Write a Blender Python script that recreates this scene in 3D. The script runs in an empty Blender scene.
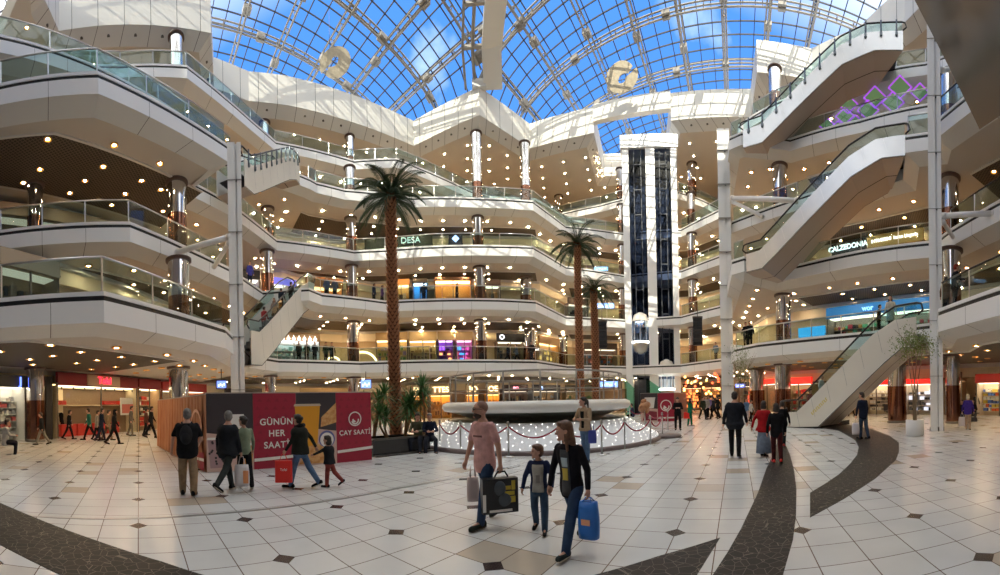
import bpy, bmesh, math, random
from mathutils import Vector, Matrix
random.seed(7)
R = math.radians
scn = bpy.context.scene
COL = scn.collection
F = 381.0; YH = 401.0; EYE = 1.65; ROLL = 0.022
cr, sr = math.cos(ROLL), math.sin(ROLL)
RV = Vector((cr, 0, -sr)); UV = Vector((sr, 0, cr)); FV = Vector((0, 1, 0))
CAM = Vector((0, 0, EYE))

# ---------------------------------------------------------------- camera
cd = bpy.data.cameras.new('camera'); cam = bpy.data.objects.new('camera', cd); COL.objects.link(cam)
cam.matrix_world = Matrix(((RV.x, UV.x, -FV.x, 0), (RV.y, UV.y, -FV.y, 0), (RV.z, UV.z, -FV.z, EYE), (0, 0, 0, 1)))
cd.type = 'PANO'; cd.panorama_type = 'CENTRAL_CYLINDRICAL'
cd.central_cylindrical_radius = 1.0
cd.central_cylindrical_range_u_min = -500 / F; cd.central_cylindrical_range_u_max = 500 / F
cd.central_cylindrical_range_v_min = -(575 - YH) / F; cd.central_cylindrical_range_v_max = YH / F
cd.clip_end = 500
scn.camera = cam

def ray(x, y):
    th = (x - 500) / F; v = (YH - y) / F
    d = RV * math.sin(th) + FV * math.cos(th) + UV * v
    return d
def at_z(x, y, z):
    d = ray(x, y); t = (z - EYE) / d.z
    return CAM + d * t
def at_d(x, y, dist):
    d = ray(x, y); return CAM + d * (dist / math.hypot(d.x, d.y))
def flr(x, y): return at_z(x, y, 0.0)
def at_xz(x, dist, z):      # horizontal direction of column x, at a horizontal distance, at height z
    y = YH
    for _ in range(8):
        p = at_d(x, y, dist); y -= (z - p.z) * F / dist
    return at_d(x, y, dist)

# ---------------------------------------------------------------- materials
MATS = {}
def mat(name, col, rough=.5, metal=0., emit=None, es=0., spec=.5, alpha=None):
    if name in MATS: return MATS[name]
    m = bpy.data.materials.new(name); m.use_nodes = True
    b = m.node_tree.nodes['Principled BSDF']
    b.inputs['Base Color'].default_value = (*col, 1); b.inputs['Roughness'].default_value = rough
    b.inputs['Metallic'].default_value = metal; b.inputs['Specular IOR Level'].default_value = spec
    if emit: b.inputs['Emission Color'].default_value = (*emit, 1); b.inputs['Emission Strength'].default_value = es
    MATS[name] = m; return m
def noisy(name, c1, c2, scale=8., rough=.6, metal=0., detail=3., spec=.5, stretch=None, bump=0.):
    m = mat(name, c1, rough, metal, spec=spec); nt = m.node_tree; N = nt.nodes; L = nt.links
    tc = N.new('ShaderNodeTexCoord'); mp = N.new('ShaderNodeMapping'); nz = N.new('ShaderNodeTexNoise')
    if stretch: mp.inputs['Scale'].default_value = stretch
    nz.inputs['Scale'].default_value = scale; nz.inputs['Detail'].default_value = detail
    rp = N.new('ShaderNodeValToRGB'); rp.color_ramp.elements[0].position = .35; rp.color_ramp.elements[1].position = .65
    rp.color_ramp.elements[0].color = (*c1, 1); rp.color_ramp.elements[1].color = (*c2, 1)
    L.new(tc.outputs['Object'], mp.inputs[0]); L.new(mp.outputs[0], nz.inputs['Vector']); L.new(nz.outputs[0], rp.inputs[0])
    L.new(rp.outputs[0], N['Principled BSDF'].inputs['Base Color'])
    if bump:
        bp = N.new('ShaderNodeBump'); bp.inputs['Strength'].default_value = bump
        L.new(nz.outputs[0], bp.inputs['Height']); L.new(bp.outputs[0], N['Principled BSDF'].inputs['Normal'])
    return m
def glass(name, tint, gl=.5, rough=.02):
    m = bpy.data.materials.new(name); m.use_nodes = True; nt = m.node_tree; N = nt.nodes; L = nt.links
    N.clear(); o = N.new('ShaderNodeOutputMaterial'); mx = N.new('ShaderNodeMixShader')
    t = N.new('ShaderNodeBsdfTransparent'); g = N.new('ShaderNodeBsdfGlossy'); fr = N.new('ShaderNodeFresnel')
    t.inputs[0].default_value = (*tint, 1); g.inputs['Roughness'].default_value = rough
    fr.inputs[0].default_value = 1.45; mm = N.new('ShaderNodeMath'); mm.operation = 'MULTIPLY'; mm.inputs[1].default_value = gl
    ge = N.new('ShaderNodeNewGeometry'); inv = N.new('ShaderNodeMath'); inv.operation = 'MULTIPLY_ADD'; inv.inputs[1].default_value = -gl; inv.inputs[2].default_value = gl; L.new(ge.outputs['Backfacing'], inv.inputs[0]); L.new(inv.outputs[0], mm.inputs[1])
    L.new(fr.outputs[0], mm.inputs[0]); L.new(mm.outputs[0], mx.inputs[0]); L.new(t.outputs[0], mx.inputs[1]); L.new(g.outputs[0], mx.inputs[2])
    L.new(mx.outputs[0], o.inputs[0]); MATS[name] = m; return m

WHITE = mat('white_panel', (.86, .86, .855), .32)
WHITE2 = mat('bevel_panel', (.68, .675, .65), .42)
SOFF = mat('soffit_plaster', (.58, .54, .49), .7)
BLACK = mat('black_groove', (.012, .012, .013), .4)
STEEL = mat('brushed_steel', (.55, .55, .54), .3, 1.)
CHROME = mat('mirror_steel', (.72, .70, .69), .09, 1.)
REFLBAND = mat('reflection_tint_steel', (.27, .125, .08), .12, 1.)  # coppery tint paints the warm reflections on the lower mirror steel
DSTEEL = mat('dark_steel', (.14, .13, .12), .35, .8)
RAILG = glass('railing_glass', (.78, .90, .90), 1.5)
ROOFG = glass('roof_glass', (.90, .95, .97), .25)
SHADE = glass('dark_shaft_glass', (.55, .6, .7), .22, .15)
SHOPG = glass('shop_glass', (.92, .94, .94), .5)
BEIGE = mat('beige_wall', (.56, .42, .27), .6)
BROWN = mat('brown_wall', (.18, .10, .06), .6)
FLOORU = mat('upper_floor', (.45, .38, .30), .3)
BLKM = mat('matt_black', (.012, .012, .014), .5)
LAMP = mat('lamp_glow', (1, .8, .5), .5, emit=(1., .72, .42), es=150.)
LAMPHALO = mat('lamp_halo_ring', (.80, .40, .10), .5)  # amber ring colour stands in for the warm bloom round each lamp
PANEL = mat('panel_glow', (1, 1, 1), .5, emit=(1., .80, .52), es=6.)
PANELW = mat('panel_white_glow', (1, 1, 1), .5, emit=(1., .93, .82), es=7.)
CREAM = mat('cream_wall', (.85, .74, .55), .6)
REDH = mat('red_header', (.42, .02, .03), .4)
TRUSS = mat('truss_paint', (.33, .30, .26), .45)
MULL = mat('mullion_grey', (.02, .024, .035), .6)
HANDR = mat('rubber_handrail', (.015, .015, .017), .35)

def grille():
    m = mat('ceiling_grille', (.16, .12, .09), .6); nt = m.node_tree; N = nt.nodes; L = nt.links
    tc = N.new('ShaderNodeTexCoord'); mp = N.new('ShaderNodeMapping'); mp.inputs['Rotation'].default_value = (0, 0, -.622)
    sp = N.new('ShaderNodeSeparateXYZ'); L.new(tc.outputs['Object'], mp.inputs[0]); L.new(mp.outputs[0], sp.inputs[0])
    res = []
    for i, per in ((0, .15), (1, .15)):
        a = N.new('ShaderNodeMath'); a.operation = 'MULTIPLY'; a.inputs[1].default_value = 1 / per
        b = N.new('ShaderNodeMath'); b.operation = 'FRACT'; c = N.new('ShaderNodeMath'); c.operation = 'LESS_THAN'; c.inputs[1].default_value = .30
        L.new(sp.outputs[i], a.inputs[0]); L.new(a.outputs[0], b.inputs[0]); L.new(b.outputs[0], c.inputs[0]); res.append(c)
    mx = N.new('ShaderNodeMath'); mx.operation = 'MAXIMUM'; L.new(res[0].outputs[0], mx.inputs[0]); L.new(res[1].outputs[0], mx.inputs[1])
    mc = N.new('ShaderNodeMix'); mc.data_type = 'RGBA'; mc.inputs[6].default_value = (.030, .024, .019, 1); mc.inputs[7].default_value = (.12, .095, .075, 1)
    L.new(mx.outputs[0], mc.inputs[0]); L.new(mc.outputs[2], N['Principled BSDF'].inputs['Base Color'])
    return m
GRILLE = grille()

# ---------------------------------------------------------------- mesh builder
class MB:
    def __init__(s): s.v = []; s.f = []; s.sm = []
    def add(s, vs, fs, smooth=False):
        o = len(s.v); s.v += [tuple(v) for v in vs]; s.f += [tuple(i + o for i in f) for f in fs]; s.sm += [smooth] * len(fs); return s
    def box(s, c, d, ax=None, up=None):
        c = Vector(c); X = Vector(ax).normalized() if ax is not None else Vector((1, 0, 0))
        Z = Vector(up).normalized() if up is not None else Vector((0, 0, 1)); Y = Z.cross(X).normalized()
        vs = [c + X * (d[0] / 2 * i) + Y * (d[1] / 2 * j) + Z * (d[2] / 2 * k) for k in (-1, 1) for j in (-1, 1) for i in (-1, 1)]
        return s.add(vs, [(0, 2, 3, 1), (4, 5, 7, 6), (0, 1, 5, 4), (2, 6, 7, 3), (0, 4, 6, 2), (1, 3, 7, 5)])
    def bar(s, a, b, w, h=None):      # rectangular bar from a to b
        a = Vector(a); b = Vector(b); h = h or w; D = b - a
        if D.length < 1e-6: return s
        X = D.normalized(); up = Vector((0, 0, 1)) if abs(X.z) < .95 else Vector((1, 0, 0))
        Y = up.cross(X).normalized(); Z = X.cross(Y)
        return s.box((a + b) / 2, (D.length, w, h), X, Z)
    def tube(s, pts, r, seg=8, cap=True, ell=1.0):
        pts = [Vector(p) for p in pts]; n = len(pts)
        rs = r if isinstance(r, (list, tuple)) else [r] * n
        T = [(pts[min(i + 1, n - 1)] - pts[max(i - 1, 0)]).normalized() for i in range(n)]
        up = Vector((0, 0, 1)) if abs(T[0].z) < .9 else Vector((0, 1, 0))
        A = T[0].cross(up).normalized(); vs = []
        for i in range(n):
            A = (A - T[i] * A.dot(T[i])).normalized(); B = T[i].cross(A)
            for k in range(seg):
                an = 2 * math.pi * k / seg; vs.append(pts[i] + A * (rs[i] * math.cos(an)) + B * (rs[i] * ell * math.sin(an)))
        fs = [(i * seg + k, i * seg + (k + 1) % seg, (i + 1) * seg + (k + 1) % seg, (i + 1) * seg + k) for i in range(n - 1) for k in range(seg)]
        if cap: fs += [tuple(range(seg - 1, -1, -1)), tuple((n - 1) * seg + k for k in range(seg))]
        return s.add(vs, fs, True)
    def capsule(s, a, b, ra, rb, seg=10):
        a = Vector(a); b = Vector(b); D = b - a; L_ = D.length or 1e-6; T = D / L_
        pts, rs = [], []
        for k in (0.15, .5, .87): pts.append(a - T * ra * math.cos(math.asin(k))); rs.append(ra * k)
        pts += [a, b]; rs += [ra, rb]
        for k in (.87, .5, .15): pts.append(b + T * rb * math.cos(math.asin(k))); rs.append(rb * k)
        return s.tube(pts, rs, seg)
    def lathe(s, c, prof, seg=24, a0=0, a1=2 * math.pi, sx=1, sy=1):
        c = Vector(c); full = abs(a1 - a0 - 2 * math.pi) < 1e-6; m = seg if full else seg + 1; vs = []
        for r, z in prof:
            for k in range(m):
                an = a0 + (a1 - a0) * k / seg; vs.append(c + Vector((r * math.cos(an) * sx, r * math.sin(an) * sy, z)))
        fs = [(i * m + k, i * m + (k + 1) % m, (i + 1) * m + (k + 1) % m, (i + 1) * m + k) for i in range(len(prof) - 1) for k in range(m if full else m - 1)]
        return s.add(vs, fs, True)
    def ell(s, c, r, seg=14, rings=9, rot=None):
        c = Vector(c); vs = []
        for i in range(rings + 1):
            ph = math.pi * i / rings
            for k in range(seg):
                an = 2 * math.pi * k / seg; v = Vector((r[0] * math.sin(ph) * math.cos(an), r[1] * math.sin(ph) * math.sin(an), -r[2] * math.cos(ph)))
                vs.append(c + (rot @ v if rot else v))
        fs = [(i * seg + k, i * seg + (k + 1) % seg, (i + 1) * seg + (k + 1) % seg, (i + 1) * seg + k) for i in range(rings) for k in range(seg)]
        return s.add(vs, fs, True)
    def prism(s, poly, z0, z1):       # plan polygon, extruded
        n = len(poly); vs = [(p[0], p[1], z0) for p in poly] + [(p[0], p[1], z1) for p in poly]
        return s.add(vs, [tuple(range(n - 1, -1, -1)), tuple(range(n, 2 * n))] + [(i, (i + 1) % n, n + (i + 1) % n, n + i) for i in range(n)])
    def extr(s, poly, vec):            # 3-D polygon extruded along a vector
        n = len(poly); vec = Vector(vec); vs = [Vector(p) for p in poly] + [Vector(p) + vec for p in poly]
        return s.add(vs, [tuple(range(n - 1, -1, -1)), tuple(range(n, 2 * n))] + [(i, (i + 1) % n, n + (i + 1) % n, n + i) for i in range(n)])
    def build(s, name, m, parent=None, weld=False, origin=None):
        me = bpy.data.meshes.new(name); o = Vector(origin) if origin is not None else Vector((0, 0, 0))
        me.from_pydata([tuple(Vector(v) - o) for v in s.v], [], s.f)
        me.polygons.foreach_set('use_smooth', s.sm); me.update()
        bm = bmesh.new(); bm.from_mesh(me)
        if weld: bmesh.ops.remove_doubles(bm, verts=bm.verts, dist=.0004)
        bmesh.ops.recalc_face_normals(bm, faces=bm.faces); bm.to_mesh(me); bm.free()
        ob = bpy.data.objects.new(name, me); COL.objects.link(ob); ob.location = o
        if m: me.materials.append(m)
        if parent is not None: ob.parent = parent
        return ob
def tag(o, label=None, cat=None, group=None, kind=None):
    if label: o['label'] = label
    if cat: o['category'] = cat
    if group: o['group'] = group
    if kind: o['kind'] = kind
    return o
def empty(name, loc, label=None, cat=None, group=None, rz=0):
    o = bpy.data.objects.new(name, None); COL.objects.link(o); o.location = loc; o.rotation_euler = (0, 0, rz)
    o.empty_display_size = .2
    return tag(o, label, cat, group)
def part(name, mb, m, root, **k):      # world-coordinate mesh as a child of an Empty that has a location only
    o = mb.build(name, m, root, **k)
    o.matrix_parent_inverse = Matrix.Translation(-Vector(root.location)) if root.rotation_euler.z == 0 else (Matrix.Translation(root.location) @ Matrix.Rotation(root.rotation_euler.z, 4, 'Z')).inverted()
    return o
def text(name, body, size, m, origin, xdir, zdir=(0, 0, 1), root=None, ext=.01, bold=.0, align='CENTER', spacing=1.):
    c = bpy.data.curves.new(name, 'FONT'); c.body = body; c.size = size; c.extrude = ext; c.offset = bold
    c.align_x = align; c.align_y = 'CENTER'; c.space_character = spacing
    X = Vector(xdir).normalized(); Z = Vector(zdir).normalized(); N_ = X.cross(Z)
    oc = bpy.data.objects.new(name, c); me = bpy.data.meshes.new_from_object(oc); bpy.data.objects.remove(oc); bpy.data.curves.remove(c)
    me.name = name; me.materials.clear(); me.materials.append(m)
    for pl in me.polygons: pl.material_index = 0
    o = bpy.data.objects.new(name, me); COL.objects.link(o)
    M = Matrix(((X.x, Z.x, N_.x, origin[0]), (X.y, Z.y, N_.y, origin[1]), (X.z, Z.z, N_.z, origin[2]), (0, 0, 0, 1)))
    if root is not None:
        o.parent = root; bpy.context.view_layer.update(); o.matrix_parent_inverse = root.matrix_world.inverted()
    o.matrix_world = M
    return o

def P2(v): return Vector((v[0], v[1]))
def offset(poly, o):                    # parallel offset of an open plan polyline to its left-hand side
    out = []
    n = len(poly)
    for i in range(n):
        ns = []
        if i > 0: d = (poly[i] - poly[i - 1]).normalized(); ns.append(Vector((-d.y, d.x)))
        if i < n - 1: d = (poly[i + 1] - poly[i]).normalized(); ns.append(Vector((-d.y, d.x)))
        if len(ns) == 1: out.append(poly[i] + ns[0] * o)
        else:
            m = (ns[0] + ns[1]); k = m.length
            if k < .5: m = ns[0]; out.append(poly[i] + m * o); continue
            m /= k; out.append(poly[i] + m * (o / max(m.dot(ns[0]), .45)))
    return out
CC = Vector((0, 12))
def radial(poly, o): return [p + (p - CC).normalized() * o for p in poly]
def ring(poly, Rr): return [CC + (p - CC).normalized() * Rr for p in poly]
def strip(mb, A, za, B, zb):
    n = len(A); vs = [(p.x, p.y, za) for p in A] + [(p.x, p.y, zb) for p in B]
    mb.add(vs, [(i, i + 1, n + i + 1, n + i) for i in range(n - 1)])
# ---------------------------------------------------------------- levels
Z = [0, 4.8, 9.6, 14.4, 19.2, 24.0]
LV = {
 1: [(-70, 306), (0, 298), (104, 291), (226, 327), (250, 354), (279, 359), (360, 361.5), (430, 359.5), (537, 360), (567, 365), (627, 366), (681, 364), (725, 358), (734, 348), (757, 343), (810, 337), (872, 331), (936, 322), (938, 309), (1000, 286), (1060, 266)],
 2: [(-70, 240), (0, 230), (130, 221.5), (229, 267), (263, 291), (309, 287.5), (322, 293), (385, 300.5), (500, 298.5), (536, 300.5), (566, 316), (627, 319.5), (681, 315.5), (723, 304.5), (731.5, 260), (744, 256), (778, 268), (802, 263), (860, 250), (936, 240), (948, 230), (1000, 199), (1060, 165)],
 3: [(-70, 97), (0, 83), (98, 71), (229, 145), (186, 178), (232, 203), (277, 239), (354, 250.5), (385, 249), (500, 245), (533, 246), (566, 266), (626, 275), (681, 270), (722, 254), (731.6, 221), (796, 197), (850, 181), (903, 164), (905, 135), (934, 131), (936, 120), (965, 95.5), (1010, 60)],
 4: [(-70, 10), (0, 34), (98, 66), (160, 100), (232, 150), (310, 178), (317, 182), (345, 189), (413, 197), (477, 197.5), (533, 200.5), (566, 225.5), (625, 233), (681, 228.5), (721, 208), (729, 137), (741, 131.5), (790, 138), (860, 119), (935, 102), (990, 60)],
 5: [(60, 66), (120, 64.5), (187, 65), (252, 120), (276, 141), (354, 160), (397, 158), (470, 190), (520, 206), (557, 214), (600, 204.5), (624, 198), (679, 191), (701, 198.5), (722, 209), (738, 125), (752, 115), (775, 102), (840, 80), (925, 62), (960, 50)],
}
WOFF = {1: 7.5, 2: 7, 3: 7, 4: 7, 5: 8}
EDGE = {}
for l, pl in LV.items(): EDGE[l] = [P2(at_z(x, y, Z[l] + .1)) for x, y in pl]
NAMES = {1: 'first', 2: 'second', 3: 'third', 4: 'fourth', 5: 'fifth'}
RB = 56.0

def balcony(l):
    E_ = EDGE[l]; z = Z[l]
    sd = (.42, .65) if l == 1 else (.45, .75)
    zb = z - .78 ; zs = z - (1.12 if l > 1 else 1.02)
    root = empty('floor_%s' % NAMES[l], (0, 0, z)); tag(root, 'white balcony deck of the %s gallery level running round the atrium' % NAMES[l], 'balcony', kind='structure')
    o3 = offset(E_, .30); o0 = E_; o05 = offset(E_, .04); ob = offset(E_, .75)
    m = MB(); strip(m, o3, z + .001, o3, z + .10); strip(m, o3, z + .10, o0, z + .10); strip(m, o0, z + .10, o0, z - .02); strip(m, o0, z - .02, o05, z - .02)
    strip(m, o05, z - .16, o0, z - .16); strip(m, o0, z - .16, o0, zb); part('fascia', m, WHITE, root)
    m = MB(); strip(m, o05, z - .02, o05, z - .16); part('shadow_groove', m, BLACK, root)
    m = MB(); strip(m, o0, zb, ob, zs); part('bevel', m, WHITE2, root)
    back = ring(E_, RB)
    m = MB(); strip(m, o3, z, back, z); part('deck', m, FLOORU, root)
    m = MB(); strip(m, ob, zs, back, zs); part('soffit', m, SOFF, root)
    # panel seams across the bevel and fascia
    m = MB()
    for a, b, c, d in zip(o0[:-1], o0[1:], ob[:-1], ob[1:]):
        n = int((b - a).length / 2.4)
        for k in range(1, n + 1):
            t = k / (n + 1); p = a.lerp(b, t); q = c.lerp(d, t); dn = (b - a).normalized() * .012; nn = Vector((-dn.y, dn.x)).normalized() * -.004
            m.add([(p.x + nn.x - dn.x, p.y + nn.y - dn.y, zb), (p.x + nn.x + dn.x, p.y + nn.y + dn.y, zb), (q.x + nn.x + dn.x, q.y + nn.y + dn.y, zs - .004), (q.x + nn.x - dn.x, q.y + nn.y - dn.y, zs - .004)], [(0, 1, 2, 3)])
            m.add([(p.x + nn.x - dn.x * .6, p.y + nn.y - dn.y * .6, zb), (p.x + nn.x + dn.x * .6, p.y + nn.y + dn.y * .6, zb), (p.x + nn.x + dn.x * .6, p.y + nn.y + dn.y * .6, z - .17), (p.x + nn.x - dn.x * .6, p.y + nn.y - dn.y * .6, z - .17)], [(0, 1, 2, 3)])
    part('seam_marking', m, DSTEEL, root)
    return root
for l in range(1, 6): balcony(l)

# recessed brown grille ceilings, one per run of wall
def soffit_z(l): return Z[l] - (1.02 if l == 1 else 1.12)
GR = {}
def ceil_grille(l, i0, i1, a=2.9, b=6.6):
    E_ = EDGE[l][i0:i1 + 1]; A = radial(E_, a); B = radial(E_, b); z = soffit_z(l)
    m = MB(); strip(m, A, z - .03, B, z - .03); o = m.build('ceiling_grille', GRILLE)
    tag(o, 'brown slatted ceiling field set in the soffit below the %s gallery level' % NAMES[l], 'ceiling', kind='structure')
    m = MB(); A0 = radial(E_, a - .14); B0 = radial(E_, b + .14)
    strip(m, A0, z - .06, A, z - .06); strip(m, A, z - .06, A, z - .02); strip(m, A0, z - .06, A0, z); strip(m, B, z - .06, B0, z - .06)
    part('trim', m, WHITE2, o)
for l, i0, i1 in [(1, 0, 3), (1, 4, 12), (1, 13, 20), (2, 0, 4), (2, 5, 9), (2, 10, 13), (2, 16, 22), (3, 0, 3), (3, 6, 10), (3, 11, 14), (3, 15, 18), (3, 21, 23), (4, 5, 10), (4, 11, 14), (4, 17, 20), (5, 4, 8)]:
    if l == 1: ceil_grille(l, i0, i1, 2.6, 9.5)
    elif l == 3 and i0 == 0: ceil_grille(l, i0, i1, 2.4, 7.0)
    else: ceil_grille(l, i0, i1)

# back walls of every gallery (where the shops stand)
WALL = {}
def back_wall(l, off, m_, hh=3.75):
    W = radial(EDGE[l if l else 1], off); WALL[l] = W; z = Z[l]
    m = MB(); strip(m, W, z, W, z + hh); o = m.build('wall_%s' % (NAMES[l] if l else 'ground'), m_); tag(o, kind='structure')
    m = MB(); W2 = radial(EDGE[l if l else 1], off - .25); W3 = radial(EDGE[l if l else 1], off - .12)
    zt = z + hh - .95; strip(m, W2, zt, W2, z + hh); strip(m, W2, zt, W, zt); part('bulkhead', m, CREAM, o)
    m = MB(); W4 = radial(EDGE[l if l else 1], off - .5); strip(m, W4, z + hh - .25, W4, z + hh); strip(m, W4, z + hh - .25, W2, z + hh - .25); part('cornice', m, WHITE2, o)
for l in (1, 2, 3, 4, 5): back_wall(l, WOFF[l], BEIGE, 3.72 if l < 5 else 4.2)
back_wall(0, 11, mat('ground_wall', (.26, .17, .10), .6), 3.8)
def wallpt(l, x, inset=0.0):
    """plan point where the azimuth of image column x meets the back wall of level l"""
    d = ray(x, YH); d = Vector((d.x, d.y)).normalized(); W = WALL[l]; best = None
    for a, b in zip(W[:-1], W[1:]):
        e = b - a; den = d.x * e.y - d.y * e.x
        if abs(den) < 1e-9: continue
        t = (a.x * e.y - a.y * e.x) / den; u = (a.x * d.y - a.y * d.x) / den
        if t > 0 and -1e-6 <= u <= 1 + 1e-6 and (best is None or t < best): best = t
    if best is None: best = 40
    return d * (best - inset)

# ---------------------------------------------------------------- roof ring: white band, bevel, soffit
TB = [(45, -40), (45, 0), (59, 31), (190, 29), (211, 33), (214, 88), (249, 101), (287, 105), (360, 124.5), (414, 146), (479.6, 115), (530, 148.6), (594, 133), (604, 176), (664, 176), (671, 120.6), (751, 117), (757, 72), (812, 80), (860, 60), (905, 22), (960, -30)]
BZ = 29.0; TZ = 31.7; SZ = 28.3
RE = [P2(at_z(x, y, BZ)) for x, y in TB]
rr = empty('ceiling_roof_ring', (0, 0, BZ)); tag(rr, 'cream panelled band and soffit under the glass roof', 'roof band', kind='structure')
m = MB(); strip(m, RE, BZ, RE, TZ); part('fascia', m, mat('cream_panel', (.80, .78, .72), .5), rr)
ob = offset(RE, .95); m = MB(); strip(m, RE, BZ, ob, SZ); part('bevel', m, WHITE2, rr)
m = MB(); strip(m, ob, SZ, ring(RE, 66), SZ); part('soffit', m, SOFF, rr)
m = MB(); strip(m, RE, TZ, ring(RE, 66), TZ); part('top', m, WHITE2, rr)
m = MB()
for a, b, c, d in zip(RE[:-1], RE[1:], ob[:-1], ob[1:]):
    n = int((b - a).length / 1.9)
    for k in range(0, n + 1):
        t = (k + .5) / (n + 1); p = a.lerp(b, t); q = c.lerp(d, t); dn = (b - a).normalized() * .02; nn = Vector((dn.y, -dn.x)).normalized() * .006
        m.add([(p.x + nn.x - dn.x, p.y + nn.y - dn.y, BZ), (p.x + nn.x + dn.x, p.y + nn.y + dn.y, BZ), (q.x + dn.x, q.y + dn.y, SZ - .006), (q.x - dn.x, q.y - dn.y, SZ - .006)], [(0, 1, 2, 3)])
        m.add([(p.x + nn.x - dn.x, p.y + nn.y - dn.y, BZ), (p.x + nn.x + dn.x, p.y + nn.y + dn.y, BZ), (p.x + nn.x + dn.x, p.y + nn.y + dn.y, TZ), (p.x + nn.x - dn.x, p.y + nn.y - dn.y, TZ)], [(0, 1, 2, 3)])
part('seam_marking', m, DSTEEL, rr)
m = MB()      # spots sunk in the bevel
for a, b, c, d in zip(RE[:-1], RE[1:], ob[:-1], ob[1:]):
    n = int((b - a).length / 1.9)
    for k in range(n):
        t = (k + 1) / (n + 1); p = a.lerp(b, t).lerp(c.lerp(d, t), .5); m = MB(); m.lathe((p.x, p.y, (BZ + SZ) / 2 - .03), [(0, 0), (.11, 0), (.11, .1)], 8); part('spot', m, DSTEEL, rr)
# beam across the recess above the lifts
a = RE[12]; b = RE[15]
m = MB(); m.bar((a.x, a.y, 30.85), (b.x, b.y, 30.85), .6, 1.7); tag(m.build('ceiling_beam', MATS['cream_panel']), 'cream beam spanning the roof recess above the lift tower', 'beam', kind='structure')

# ---------------------------------------------------------------- glass vault over two arms
e1 = Vector((math.sin(.622), math.cos(.622))); e2 = Vector((-math.cos(.622), math.sin(.622)))
A0_, B0_, HA, HB = 4.7, -1.2, 25.0, 24.0
def g(s, h):
    s = abs(s) / h
    return 32.2 + 6.5 * math.sqrt(max(0, 1 - s * s)) if s <= 1 else None
def vz(a, b):
    za = g(a - A0_, HA); zb = g(b - B0_, HB)
    if za is None and zb is None: return None
    return max(v for v in (za, zb) if v is not None)
def W3(a, b, dz=0):
    z = vz(a, b); p = e1 * a + e2 * b
    return None if z is None else Vector((p.x, p.y, z + dz))
st = 1.4; glassm = MB(); solid = MB(); mul = MB()
NA = range(-14, 33); idx = {}
def cell(a, b): return W3(A0_ + HA - .001 - (31 - a) * st, B0_ + HB - .001 - (31 - b) * st) if True else None
GA = {}
for i in range(-14, 70):
    for j in range(-14, 70):
        a = A0_ + HA - (34 - i) * st; b = B0_ + HB - (33 - j) * st
        aa = min(a, A0_ + HA - 1e-4) if abs(a - A0_ - HA) < 1e-3 else a; bb = min(b, B0_ + HB - 1e-4) if abs(b - B0_ - HB) < 1e-3 else b
        GA[i, j] = W3(aa, bb)
for (i, j), p in GA.items():
    q = [GA.get((i + 1, j)), GA.get((i + 1, j + 1)), GA.get((i, j + 1))]
    if p is None or any(v is None for v in q): continue
    c = (p + q[1]) / 2
    if c.y < -1.5 or c.length > 80: (solid if c.y < -1.5 else MB()).add([p] + q, [(0, 1, 2, 3)]); continue
    glassm.add([p] + q, [(0, 1, 2, 3)])
    mul.bar(p + Vector((0, 0, .0)), q[0], .07, .12); mul.bar(p, q[2], .07, .12)
tag(glassm.build('window_roof', ROOFG, weld=True), 'vaulted glass roof over the atrium with blue sky beyond', 'glass roof', kind='structure')
tag(mul.build('trim_mullions', MULL), 'dark thin glazing bars of the glass roof', 'glazing bars', kind='structure')
tag(solid.build('ceiling_solid_roof', WHITE2, weld=True), 'closed part of the roof behind the glass', 'roof', kind='structure')

def truss(pts, name='roof_truss', w=.42, h=.7, label=None, r=.085, every=4):
    """triangular lattice girder along a space curve"""
    root = empty(name, pts[len(pts) // 2]); tag(root, label or 'pale steel lattice girder of the glass roof', 'roof girder', 'steel girders of the glass roof', 'structure')
    T, Bm, Cc = [], [], []
    for k, p in enumerate(pts):
        d = (pts[min(k + 1, len(pts) - 1)] - pts[max(k - 1, 0)]).normalized(); sd = Vector((-d.y, d.x, 0)).normalized()
        T.append(p + sd * w / 2 - Vector((0, 0, .12))); Bm.append(p - sd * w / 2 - Vector((0, 0, .12))); Cc.append(p - Vector((0, 0, h)))
    m = MB(); m.tube(T, r, 6); m.tube(Bm, r, 6); m.tube(Cc, r * 1.15, 6); part('chord', m, TRUSS, root)
    m = MB()
    for k in range(0, len(pts) - 1):
        m.tube([T[k], Cc[k]], r * .5, 5, False); m.tube([Bm[k], Cc[k]], r * .5, 5, False); m.tube([T[k], Bm[k]], r * .5, 5, False)
    part('lacing', m, TRUSS, root)
    m = MB()
    for k in range(0, len(pts), every): m.box(pts[k] - Vector((0, 0, .42)), (.75, .75, .4), pts[min(k + 1, len(pts) - 1)] - pts[max(k - 1, 0)] if k else pts[1] - pts[0])
    part('node', m, TRUSS, root)
def line_ok(P): return [p for p in P if p is not None and p.y > -1.5]
for s in (-7.0, -2.8, 1.4, 5.6, 9.8, 14.0, 18.2, 22.4):       # along the left arm
    a = A0_ + s; pts = [W3(a, b) for b in [B0_ + s * HB / HA + k * 1.8 for k in range(30)]]; pts = [p for p in line_ok(pts)]
    if len(pts) > 3: truss(pts)
for s in (-6.8, -2.5, 1.8, 6.1, 10.4, 14.7, 19.0, 22.6):       # along the right arm
    b = B0_ + s; pts = [W3(a, b) for a in [A0_ + s * HA / HB + k * 1.8 for k in range(30)]]; pts = line_ok(pts)
    if len(pts) > 3: truss(pts)
for b in (22.0, 28.5, 35.0, 41.5, 15.0):   # arches over the left arm
    ss = [A0_ + HA * math.sin(t) for t in [R(-88 + k * 176 / 40) for k in range(41)]]
    pts = [W3(a, b) for a in ss if (b - B0_) / HB > abs(a - A0_) / HA or b > B0_ + HB]; pts = line_ok(pts)
    if len(pts) > 3: truss(pts, every=6)
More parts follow.
